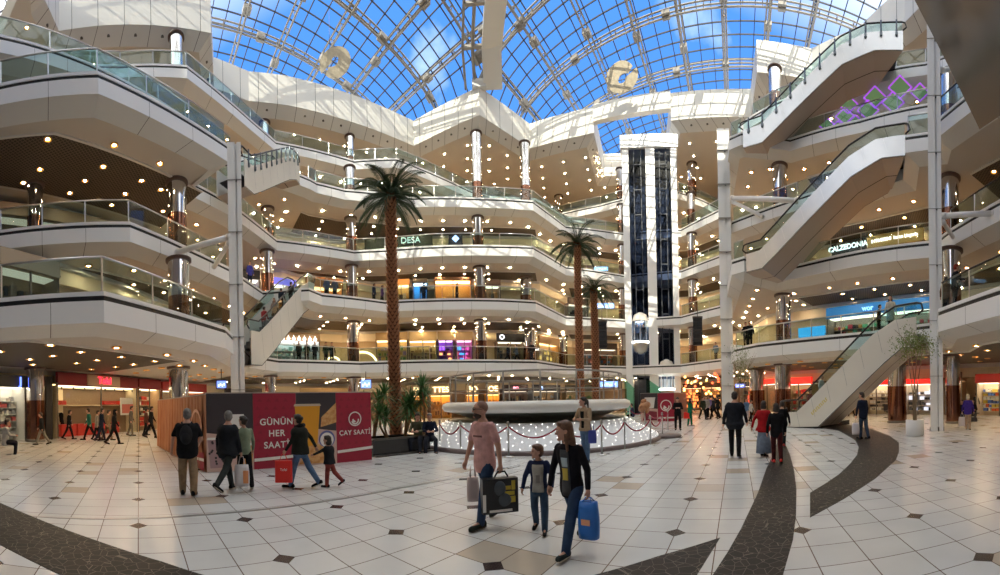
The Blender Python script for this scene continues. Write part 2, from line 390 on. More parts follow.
for a in (29.5, 36.0, 42.5, 22.0):        # arches over the right arm
    ss = [B0_ + HB * math.sin(t) for t in [R(-88 + k * 176 / 40) for k in range(41)]]
    pts = [W3(a, b) for b in ss if (a - A0_) / HA > abs(b - B0_) / HB or a > A0_ + HA]; pts = line_ok(pts)
    if len(pts) > 3: truss(pts, every=6)
# main hip girder, a deep box beam with a ladder beside it
hip = [W3(A0_ + HA * t, B0_ + HB * t, -.9) for t in [k / 24 for k in range(0, 24)]]
hip = [p for p in hip if p and p.y > 2]; tgt = RE[10]; end = Vector((tgt.x + .6, tgt.y + .5, 31.9))
hip = [p for p in hip if p.y < end.y - 2] + [end]
root = empty('hip_girder', end); tag(root, 'deep cream box girder meeting the peak of the roof band', 'roof girder', kind='structure')
m = MB()
for a, b in zip(hip[:-1], hip[1:]): m.bar(a + Vector((.75, 0, 0)), b + (b - a) * .02 + Vector((.75, 0, 0)), 1.8, .9)
part('box_beam', m, MATS['cream_panel'], root)
m = MB(); lad = [p + Vector((-1.0, 0, 0)) for p in hip]; m.tube(lad, .16, 8); m.tube([p + Vector((-.9, 0, 0)) for p in lad], .12, 8)
for p in lad[::2]: m.bar(p + Vector((1.3, 0, 0)), p + Vector((-.9, 0, 0)), .28, .28)
part('ladder_chord', m, TRUSS, root)
m = MB(); m.box((tgt.x, tgt.y + .5, 32.0), (1.3, 1.3, .8)); part('bearing', m, WHITE2, root)

# hanging discs shaped like a nine and its mirror
def swirl(x, y, dist, rot, label):
    c = at_d(x, y, dist); root = empty('hanging_disc', c); tag(root, label, 'hanging ornament', 'swirl discs hung under the glass roof')
    d = Vector((c.x, c.y, c.z - EYE)).normalized(); X = Vector((d.y, -d.x, 0)).normalized(); Zv = Vector((0, 0, 1)); Zv = (Zv * .8 + d * -.25).normalized(); N_ = X.cross(Zv).normalized()
    def pt(u, v, w=0): return c + X * (u * math.cos(rot) - v * math.sin(rot)) + Zv * (u * math.sin(rot) + v * math.cos(rot)) + N_ * w
    m = MB(); R0 = 1.55; n = 40; outer, inner = [], []
    for k in range(n + 1):
        an = R(-158) + R(345) * k / n
        ro = R0 * (1 if k > 6 else .86 + .14 * k / 6); ri = .34 + .50 * max(0, (1 - k / 12))
        cu, cv = .12, .22
        outer.append((ro * math.cos(an), ro * .8 * math.sin(an))); inner.append((cu + ri * math.cos(an), cv + ri * .72 * math.sin(an)))
    vs = []
    for w in (-.05, .05):
        for k in range(n + 1): vs += [pt(*outer[k], w), pt(*inner[k], w)]
    fs = []; o = 2 * (n + 1)
    for k in range(n):
        fs += [(2 * k, 2 * k + 1, 2 * k + 3, 2 * k + 2), (o + 2 * k, o + 2 * k + 2, o + 2 * k + 3, o + 2 * k + 1), (2 * k, 2 * k + 2, o + 2 * k + 2, o + 2 * k), (2 * k + 1, o + 2 * k + 1, o + 2 * k + 3, 2 * k + 3)]
    m.add(vs, fs); m.add([vs[0], vs[1], vs[o + 1], vs[o]], [(0, 1, 2, 3)]); m.add([vs[2 * n], vs[2 * n + 1], vs[o + 2 * n + 1], vs[o + 2 * n]], [(0, 1, 2, 3)])
    part('disc', m, noisy('ornament_metal', (.50, .43, .31), (.60, .53, .40), 3, .4, .3), root)
    m = MB(); m.tube([pt(0, 1.1), pt(0, 1.1) + Vector((0, 0, 4))], .02, 5); m.tube([pt(-.4, .3), pt(.6, .1)], .03, 5); m.tube([pt(.1, -.2), pt(.2, .7)], .03, 5); part('cable', m, DSTEEL, root)
swirl(335, 63, 36, .45, 'cream swirl disc with an open tail hanging under the left half of the glass roof')
swirl(622, 77, 36, math.pi * 1.12, 'cream swirl disc hanging under the right half of the glass roof above the lift tower')
# ---------------------------------------------------------------- ground floor
def floor_mat():
    m = mat('floor_tile', (.6, .58, .54), .24); nt = m.node_tree; N = nt.nodes; L = nt.links; b = N['Principled BSDF']
    geo = N.new('ShaderNodeNewGeometry'); mp = N.new('ShaderNodeMapping'); mp.vector_type = 'TEXTURE'
    mp.inputs['Rotation'].default_value = (0, 0, -.622); L.new(geo.outputs['Position'], mp.inputs[0])
    sp = N.new('ShaderNodeSeparateXYZ'); L.new(mp.outputs[0], sp.inputs[0])
    def M(op, a, bb=None, c=None):
        n = N.new('ShaderNodeMath'); n.operation = op
        for i, v in enumerate((a, bb, c)):
            if v is None: continue
            if hasattr(v, 'links'): L.new(v, n.inputs[i])
            else: n.inputs[i].default_value = v
        return n.outputs[0]
    T = .51; P = 1.53; OU = OFFU; OV = OFFV
    u = M('ADD', sp.outputs[0], OU); v = M('ADD', sp.outputs[1], OV)
    def near(x, per):      # distance to the nearest multiple of per
        f = M('FRACT', M('DIVIDE', x, per)); return M('MULTIPLY', M('MINIMUM', f, M('SUBTRACT', 1., f)), per)
    gr = M('LESS_THAN', M('MINIMUM', near(u, T), near(v, T)), .006)
    dm = M('LESS_THAN', M('ADD', near(u, P), near(v, P)), .135)
    cu = M('FLOOR', M('DIVIDE', u, T)); cv = M('FLOOR', M('DIVIDE', v, T))
    cb = N.new('ShaderNodeCombineXYZ'); L.new(cu, cb.inputs[0]); L.new(cv, cb.inputs[1])
    wn = N.new('ShaderNodeTexWhiteNoise'); L.new(cb.outputs[0], wn.inputs['Vector'])
    rp = N.new('ShaderNodeValToRGB'); L.new(wn.outputs[0], rp.inputs[0]); e = rp.color_ramp
    e.elements[0].color = (.64, .645, .64, 1); e.elements[1].color = (.50, .43, .35, 1); e.elements[1].position = 1
    x = e.elements.new(.5); x.color = (.70, .705, .70, 1); x = e.elements.new(.93); x.color = (.66, .66, .65, 1); x = e.elements.new(.975); x.color = (.50, .43, .35, 1)
    nz = N.new('ShaderNodeTexNoise'); nz.inputs['Scale'].default_value = 1.3; nz.inputs['Detail'].default_value = 4; L.new(geo.outputs['Position'], nz.inputs['Vector'])
    m1 = N.new('ShaderNodeMix'); m1.data_type = 'RGBA'; m1.blend_type = 'MULTIPLY'; m1.inputs[0].default_value = .25; L.new(rp.outputs[0], m1.inputs[6]); L.new(nz.outputs[0], m1.inputs[7])
    m2 = N.new('ShaderNodeMix'); m2.data_type = 'RGBA'; L.new(gr, m2.inputs[0]); L.new(m1.outputs[2], m2.inputs[6]); m2.inputs[7].default_value = (.16, .11, .09, 1)
    m3 = N.new('ShaderNodeMix'); m3.data_type = 'RGBA'; L.new(dm, m3.inputs[0]); L.new(m2.outputs[2], m3.inputs[6]); m3.inputs[7].default_value = (.035, .022, .022, 1)
    L.new(m3.outputs[2], b.inputs['Base Color'])
    b.inputs['Specular IOR Level'].default_value = .38
    return m
# diamond seen at (675.5, 532.6) fixes the phase of the tiling
dpt = flr(675.5, 532.6)
c_, s_ = math.cos(.622), math.sin(.622)
ux = dpt.x * c_ - dpt.y * s_; uy = dpt.x * s_ + dpt.y * c_
OFFU = -ux; OFFV = -uy
fl = MB(); fl.lathe((0, 12, 0), [(0, 0), (60, 0)], 48); tag(fl.build('floor', floor_mat()), 'off-white tiled floor with small dark diamonds', 'floor', kind='structure')

def mosaic():
    m = mat('mosaic_stone', (.05, .04, .04), .5, spec=.25); nt = m.node_tree; N = nt.nodes; L = nt.links; b = N['Principled BSDF']
    geo = N.new('ShaderNodeNewGeometry')
    v = N.new('ShaderNodeTexVoronoi'); v.feature = 'DISTANCE_TO_EDGE'; v.inputs['Scale'].default_value = 8.5; L.new(geo.outputs['Position'], v.inputs['Vector'])
    lt = N.new('ShaderNodeMath'); lt.operation = 'LESS_THAN'; lt.inputs[1].default_value = .02; L.new(v.outputs['Distance'], lt.inputs[0])
    v2 = N.new('ShaderNodeTexVoronoi'); v2.inputs['Scale'].default_value = 8.5; L.new(geo.outputs['Position'], v2.inputs['Vector'])
    rp = N.new('ShaderNodeValToRGB'); L.new(v2.outputs['Color'], rp.inputs[0]); e = rp.color_ramp; e.interpolation = 'CONSTANT'
    e.elements[0].color = (.012, .010, .010, 1); e.elements[1].position = .985; e.elements[1].color = (.30, .09, .05, 1); x = e.elements.new(.5); x.color = (.020, .015, .014, 1)
    mx = N.new('ShaderNodeMix'); mx.data_type = 'RGBA'; L.new(lt.outputs[0], mx.inputs[0]); L.new(rp.outputs[0], mx.inputs[6]); mx.inputs[7].default_value = (.15, .13, .11, 1)
    L.new(mx.outputs[2], b.inputs['Base Color']); return m
MOS = mosaic()
def inlay(pts, label, m_=None, h=.006, name='trim_floor_inlay'):
    P = [flr(*p) for p in pts]; m = MB(); m.prism([(p.x, p.y) for p in P], -.01, h)
    return tag(m.build(name, m_ or MOS), label, 'floor inlay', kind='structure')
inlay([(-40, 478), (0, 503), (50, 524), (94, 540), (162, 562), (202, 575), (262, 592), (150, 592), (60, 575), (0, 545), (-40, 525)], 'dark mosaic band curving across the near left floor')
inlay([(720, 538), (660, 556), (596, 575), (540, 592), (682, 592), (697, 575)], 'dark mosaic wedge with a pointed tip in the near floor')
inlay([(700, 592), (713, 575), (728, 552), (741, 529), (758, 493), (767, 467), (774, 453), (777, 443), (785, 443), (790, 455), (794, 470), (796.5, 490), (796, 515), (793, 540), (783, 575), (776, 592)], 'dark mosaic band running to the foot of the escalator')
inlay([(810, 493), (825, 484), (839, 474.5), (850, 464), (857, 455), (858.6, 447), (855, 440), (839, 431), (818, 426.5), (800, 424), (815, 422), (845, 424.5), (872, 429), (890, 436), (899, 443), (899, 452), (896, 460), (875.6, 478.5), (844, 499), (810, 517.6)], 'dark mosaic crescent curving round from the escalator')
inlay([(690, 412.5), (760, 416.5), (760, 419), (690, 414.5)], 'thin dark band crossing the floor of the far mall street')
def floor_line(pts, label, w=.035):
    P = [flr(*p) for p in pts]; A, B = [], []
    for i, p in enumerate(P):
        d = (P[min(i + 1, len(P) - 1)] - P[max(i - 1, 0)]).normalized(); n = Vector((-d.y, d.x, 0)) * w; A.append(p + n); B.append(p - n)
    m = MB(); m.prism([(p.x, p.y) for p in A] + [(p.x, p.y) for p in reversed(B)], 0, .005)
    tag(m.build('trim_floor_strip', mat('floor_metal', (.34, .33, .32), .35, .6)), label, 'floor strip', kind='structure')
floor_line([(-30, 510), (0, 513), (50, 517.3), (100, 518.8), (150, 518), (215, 514), (280, 507.5), (340, 499), (400, 488), (460, 477), (520, 466)], 'long curved metal joint strip in the floor')
floor_line([(-20, 457.5), (0, 459.5), (50, 461.5), (104, 462.3), (150, 462.2), (180, 461.5)], 'curved metal joint strip in front of the left shops', .03)

# ---------------------------------------------------------------- railings
def railing(l, i0, i1, label, name='glass_railing', rail=STEEL, hz=1.02, inset=.16, post=2.2):
    E_ = offset(EDGE[l], inset)[i0:i1 + 1]; z = Z[l] + .10
    mid = E_[len(E_) // 2]; root = empty(name, (mid.x, mid.y, z), label, 'railing', 'glass railings of the galleries')
    hr = MB()
    for a, b in zip(E_[:-1], E_[1:]):
        L_ = (b - a).length; n = max(1, round(L_ / post)); d = (b - a).normalized()
        for k in range(n):
            p = a.lerp(b, k / n) + d * .03; q = a.lerp(b, (k + 1) / n) - d * .03
            m = MB(); m.bar((p.x, p.y, z + hz / 2), (q.x, q.y, z + hz / 2), .02, hz - .04); part('glass_panel', m, RAILG, root)
            m = MB(); pp = a.lerp(b, k / n); m.bar((pp.x, pp.y, z - .02), (pp.x, pp.y, z + hz), .045, .035); part('post', m, STEEL, root)
        hr.tube([(a.x, a.y, z + hz), (b.x, b.y, z + hz)], .035, 8)
    part('handrail', hr, rail, root)
RL = [(1, 0, 3, 'glass railing with steel handrail along the near left first gallery'), (1, 4, 10, 'glass railing of the first gallery on the far side behind the palms'), (1, 11, 12, 'glass railing of the first gallery just right of the lift tower'), (1, 13, 17, 'glass railing of the first gallery behind the ground escalator'), (1, 18, 20, 'dark-topped glass railing of the near right first gallery'),
 (2, 0, 3, 'glass railing along the near left second gallery'), (2, 5, 11, 'glass railing of the second gallery on the far side'), (2, 12, 13, 'glass railing of the second gallery right of the lift tower'), (2, 14, 15, 'short glass railing at the foot of the middle escalator'), (2, 16, 19, 'glass railing of the second gallery under the middle escalator'), (2, 20, 22, 'glass railing of the second gallery beyond the right pillar'),
 (3, 0, 3, 'blue-reflecting glass railing along the near left third gallery'), (3, 4, 12, 'glass railing of the third gallery on the far side'), (3, 13, 14, 'glass railing of the third gallery right of the lift tower'), (3, 15, 18, 'glass railing of the third gallery behind the middle escalator'), (3, 19, 20, 'glass railing at the head of the middle escalator'), (3, 21, 23, 'glass railing of the third gallery beyond the right pillar'),
 (4, 0, 4, 'glass railing of the left fourth gallery'), (4, 5, 12, 'glass railing of the sunlit fourth terrace on the far side'), (4, 13, 14, 'glass railing of the fourth gallery right of the lift tower'), (4, 15, 16, 'glass railing at the foot of the top escalator'), (4, 17, 20, 'glass railing of the right fourth gallery'),
 (5, 0, 4, 'glass railing of the left fifth gallery under the roof'), (5, 4, 11, 'glass railing of the far fifth gallery'), (5, 12, 14, 'glass railing of the fifth gallery stub beside the lift tower'), (5, 16, 20, 'glass railing of the right fifth gallery')]
for l, a, b, lab in RL: railing(l, a, b, lab, rail=HANDR if 'dark-topped' in lab or 'right pillar' in lab else STEEL)

# ---------------------------------------------------------------- chrome columns
def column(x, dist, z0, z1, r, label, split=.5, group='mirror steel columns'):
    p = at_xz(x, dist, (z0 + z1) / 2); root = empty('mirror_column', (p.x, p.y, z0), label, 'column', group); h = z1 - z0
    m = MB(); m.lathe((p.x, p.y, z0), [(r, h * split), (r, h - .12)], 28); part('steel_shaft', m, CHROME, root)
    m = MB(); m.lathe((p.x, p.y, z0), [(r, 0.12), (r, h * split)], 28); part('reflection_tint_shaft', m, REFLBAND, root)  # same mirror steel below, its brown reflections put into the colour
    m = MB(); m.lathe((p.x, p.y, z0), [(r, h - .12), (r + .1, h - .12), (r + .1, h)], 28); part('collar', m, mat('collar_brown', (.10, .06, .05), .4), root)
    m = MB(); m.lathe((p.x, p.y, z0), [(r + .05, 0), (r + .05, .12), (r, .12)], 28); part('plinth', m, DSTEEL, root)
PX = [
 (1, 179, 17.5, .50, 'mirror column behind the near left first gallery railing'), (2, 177, 19.5, .50, 'mirror column of the near left second gallery, reflecting orange'), (2, 35, 19.5, .42, 'dark column at the far left of the second gallery'),
 (3, 178.5, 23.5, .5, 'white-lit mirror column seen through the third gallery glass at left'), (3, 268, 31.5, .48, 'mirror column on the third gallery left of the tall palm'), (2, 267.5, 28.5, .48, 'mirror column on the second gallery behind the left escalator'),
 (1, 262, 27, .45, 'mirror column of the first gallery beneath the left escalator'), (1, 353, 31.5, .5, 'mirror column on the first gallery just left of the tall palm'), (2, 352, 32, .48, 'mirror column on the second gallery just left of the tall palm'),
 (3, 351, 33.5, .48, 'mirror column on the third gallery behind the left palm fronds'), (4, 350, 34, .45, 'mirror column on the fourth gallery behind the left palm fronds'),
 (1, 481, 32, .48, 'mirror column on the first gallery at the middle of the far side'), (2, 480, 33, .5, 'mirror column on the second gallery at the middle of the far side'), (3, 478, 34, .48, 'mirror column on the third gallery at the middle of the far side'),
 (1, 530, 36, .6, 'broad column on the first gallery right of the middle column'), (2, 526, 36, .55, 'broad dark column on the second gallery near the bend'), (1, 562, 41, .6, 'column on the first gallery beside the right palms'),
 (5, 559, 50, .5, 'short brown column deep in the fifth gallery'),
 (1, 623, 40.5, .38, 'slim column on the first gallery beside the lift tower'), (2, 622, 40.5, .38, 'slim column on the second gallery beside the lift tower'), (3, 622, 41, .38, 'slim column on the third gallery beside the lift tower'), (4, 621, 42, .38, 'slim column on the fourth gallery beside the lift tower'), (5, 620, 44.5, .42, 'slim column on the fifth gallery beside the lift tower'),
 (1, 693, 37.5, .42, 'column on the first gallery right of the lift tower'), (2, 693, 38, .45, 'column on the second gallery right of the lift tower'), (3, 692, 38.5, .45, 'column on the third gallery right of the lift tower'), (4, 691, 40, .42, 'column on the fourth gallery right of the lift tower'), (5, 692, 43.8, .5, 'column on the fifth gallery stub right of the lift tower'),
 (1, 783.5, 26, .52, 'mirror column on the first gallery right of the middle pillar'), (3, 780, 27.5, .5, 'mirror column on the third gallery behind the middle escalator'), (5, 775, 31.5, .5, 'mirror column behind the top escalator near the roof'),
 (2, 950, 20.8, .5, 'column on the second gallery behind the right pillar'), (1, 951, 18.3, .5, 'column on the first gallery behind the right pillar'), (3, 949, 20, .45, 'column on the third gallery behind the right pillar'),
]
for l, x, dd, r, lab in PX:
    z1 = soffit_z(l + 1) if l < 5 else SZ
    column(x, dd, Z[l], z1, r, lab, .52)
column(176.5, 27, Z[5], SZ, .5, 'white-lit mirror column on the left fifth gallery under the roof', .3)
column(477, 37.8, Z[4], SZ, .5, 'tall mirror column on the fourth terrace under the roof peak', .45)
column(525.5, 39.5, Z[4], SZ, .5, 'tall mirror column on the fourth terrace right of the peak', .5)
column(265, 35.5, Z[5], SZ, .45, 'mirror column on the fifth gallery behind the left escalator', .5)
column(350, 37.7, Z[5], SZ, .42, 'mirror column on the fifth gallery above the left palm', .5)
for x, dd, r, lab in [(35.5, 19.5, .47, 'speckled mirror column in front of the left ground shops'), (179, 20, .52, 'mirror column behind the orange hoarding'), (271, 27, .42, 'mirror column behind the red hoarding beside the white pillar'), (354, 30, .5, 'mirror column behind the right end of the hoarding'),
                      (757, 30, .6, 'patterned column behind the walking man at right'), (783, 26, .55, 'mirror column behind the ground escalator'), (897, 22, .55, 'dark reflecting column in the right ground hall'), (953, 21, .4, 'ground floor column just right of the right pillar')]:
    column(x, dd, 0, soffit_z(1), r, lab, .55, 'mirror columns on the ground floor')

# ---------------------------------------------------------------- white pillars and brace arms
def pillar(x, dist, w, top, label, dep=.9):
    p = at_xz(x, dist, 5); d = Vector((p.x, p.y, 0)).normalized(); X = Vector((d.y, -d.x, 0)); root = empty('white_pillar', (p.x, p.y, 0), label, 'pillar', 'white structural pillars')
    m = MB(); c = Vector((p.x, p.y, top / 2)) + d * .1
    m.box(c + d * (w * dep / 2), (w * .98, w * dep, top), X)
    for s, ww in ((-1, .56), (1, .32)): m.box(c + X * s * (w / 2 - w * ww / 2) - d * .06, (w * ww, .14, top), X)
    part('shaft', m, WHITE, root)
    m = MB()
    for k in range(1, int(top / 2.4) + 1): m.box((p.x + d.x * .2, p.y + d.y * .2, k * 2.4), (w * 1.02, w * .9, .02), X)
    part('joint', m, mat('joint_grey', (.3, .3, .29), .6), root)
    m = MB(); m.box((p.x + d.x * .3, p.y + d.y * .3, .09), (w * 1.12, w * 1.1, .18), X); part('base', m, mat('base_stone', (.12, .11, .10), .4), root)
    return p
pillar(237, 17.3, .63, 13.75, 'white pillar rising behind the hoarding to the left gallery')
pillar(727, 27.5, .87, 20.8, 'white pillar between the lift tower and the middle escalator')
pillar(936, 16.6, .56, 17.6, 'white pillar at right beside the potted tree')
def arm(x0, y0, d0, x1, y1, d1, w, label):
    a = at_d(x0, y0, d0); b = at_d(x1, y1, d1); root = empty('brace_arm', a, label, 'brace', 'white tubular brace arms')
    m = MB(); m.tube([a, a.lerp(b, .5), b], w, 12); part('tube', m, WHITE, root); m = MB(); dd = (b - a).normalized()
    m.tube([a - dd * .05, a + dd * .15], w * 1.2, 12); part('flange', m, WHITE, root); m = MB(); m.tube([b - dd * .1, b], w * 1.15, 12); part('flange', m, WHITE, root)
arm(230, 237, 17.4, 175, 253, 18.4, .14, 'long brace arm from the left pillar to the second gallery')
arm(229, 243, 17.4, 214, 267, 20.2, .12, 'short brace arm from the left pillar down to the second gallery')
arm(732, 198.5, 27.3, 797, 201, 24.3, .17, 'level brace arm from the middle pillar to the third gallery')
arm(733, 202, 27.3, 763, 217, 26.2, .13, 'slanting brace arm from the middle pillar to the third gallery')
arm(733, 347.5, 27.3, 805, 350, 22.1, .17, 'level brace arm from the middle pillar to the first gallery')
arm(734, 350, 27.3, 765, 357, 24.4, .13, 'slanting brace arm from the middle pillar to the first gallery')
arm(943, 216, 16.7, 994, 213.5, 16.4, .12, 'brace arm from the right pillar to the second gallery')
arm(943, 222, 16.7, 953, 237, 18.2, .1, 'short brace arm from the right pillar to the second gallery')
arm(942, 70, 16.9, 954, 69, 17.6, .1, 'short brace arm at the top of the right pillar')

# ---------------------------------------------------------------- lift tower
p0 = at_xz(625, 38.3, 10); p1 = at_xz(679.5, 38.3, 10)
TX = (p1 - p0); TX.z = 0; TW = TX.length; TX.normalize(); TN = Vector((-TX.y, TX.x, 0)); O = Vector((p0.x, p0.y, 0)); TH = 26.6
root = empty('lift_tower', O, 'white lift tower with two dark glazed shafts beside the far gallery', 'lift tower')
def tb(u0, u1, v0, v1, z0, z1): return (O + TX * ((u0 + u1) / 2) + TN * ((v0 + v1) / 2) + Vector((0, 0, (z0 + z1) / 2)), (u1 - u0, v1 - v0, z1 - z0), TX)
k = TW / 54.5
for i, (u0, u1) in enumerate(((0, 6.5), (23.5, 32.5), (48.5, 54.5))):
    m = MB(); m.box(*tb(u0 * k, u1 * k, 0, 2.4, 0, TH)); part('post', m, WHITE, root)
m = MB(); m.box(*tb(-.15, TW + .15, -.1, 2.6, TH, TH + 1.3)); part('cap', m, WHITE, root)
for u0, u1 in ((6.5, 23.5), (32.5, 48.5)):
    m = MB(); m.box(*tb(u0 * k, u1 * k, 2.3, 2.5, 0, TH)); part('shaft_back', m, mat('shaft_black', (.016, .020, .034), .4), root)
    m = MB(); m.box(*tb(u0 * k, u1 * k, .25, .28, 3.5, TH)); part('shaft_glass', m, SHADE, root)
    m = MB()
    for q in (.3, .72): m.box(*tb((u0 + (u1 - u0) * q) * k - .04, (u0 + (u1 - u0) * q) * k + .04, .15, .24, 0, TH))
    for zz in range(1, 11): m.box(*tb((u0 + (u1 - u0) * .3) * k, (u0 + (u1 - u0) * .72) * k, .17, .23, zz * 2.5, zz * 2.5 + .1))
    part('guide_rail', m, mat('rail_slate', (.035, .042, .06), .5), root)
def cabin(u0, u1, z0, label):
    c = O + TX * ((u0 + u1) / 2 * k) + TN * .5; r = (u1 - u0) * k / 2 * .98
    root = empty('lift_cabin', (c.x, c.y, z0), label, 'lift', 'panoramic lift cabins'); aX = math.atan2(TX.y, TX.x)
    def L_(prof, n_, m_): m = MB(); m.lathe((c.x, c.y, z0), prof, 20, aX + math.pi, aX + 2 * math.pi); return part(n_, m, m_, root)
    L_([(r * .25, 0), (r * .8, .35), (r, .9), (r, 1.15)], 'bowl', STEEL)
    gf = L_([(r * .97, 1.3), (r * .97, 3.35)], 'glass_front', glass('cabin_glass', (.75, .82, .85), 1.2) if 'cabin_glass' not in MATS else MATS['cabin_glass'])
    L_([(r, 1.15), (r, 1.32), (0, 1.32)], 'floor_rim', PANELW); L_([(r, 3.35), (r, 3.5), (r * .8, 4.0), (r * .2, 4.3)], 'roof_bowl', mat('cabin_roof', (.75, .70, .64), .35))
    m = MB()
    for a in (.25, .5, .75): an = aX + math.pi + math.pi * a; m.bar((c.x + r * math.cos(an), c.y + r * math.sin(an), z0 + 1.3), (c.x + r * math.cos(an), c.y + r * math.sin(an), z0 + 3.35), .05)
    m.build('mullion', STEEL, gf)
    m = MB(); m.box((c.x + TN.x * .6, c.y + TN.y * .6, z0 + 2.3), (r * 1.8, .05, 2), TX); part('back_panel', m, mat('cabin_back', (.35, .37, .40), .3), root)
    m = MB(); m.lathe((c.x, c.y, z0 + 3.3), [(0, 0), (r * .6, 0)], 16); part('cabin_light', m, PANELW, root)
zc = at_d(641, 353, 38).z
cabin(6.5, 23.5, zc - .1, 'silver lift cabin with people inside, halfway up the left shaft')
cabin(32.5, 48.5, 1.25, 'silver lift cabin at the foot of the right shaft')
def fin(x, dist, w, hh, label):
    p = at_xz(x, dist, 1); d = Vector((p.x, p.y, 0)).normalized(); X = Vector((d.y, -d.x, 0)); m = MB(); m.extr([p + X * -w / 2 + Vector((0, 0, -p.z)), p + X * w / 2 + Vector((0, 0, -p.z)), p + X * w / 2 + Vector((0, 0, hh * .72 - p.z)), p + X * -w / 2 + Vector((0, 0, hh - p.z))], d * .03)
    tag(m.build('glass_screen', glass('green_glass', (.55, .80, .70), 1.3) if 'green_glass' not in MATS else MATS['green_glass']), label, 'glass screen', 'green glass screens at the lift tower')
fin(630, 37.8, 1.0, 3.6, 'sloping green glass screen at the left foot of the lift tower'); fin(654, 37.9, 1.4, 3.6, 'sloping green glass screen in front of the middle lift post')

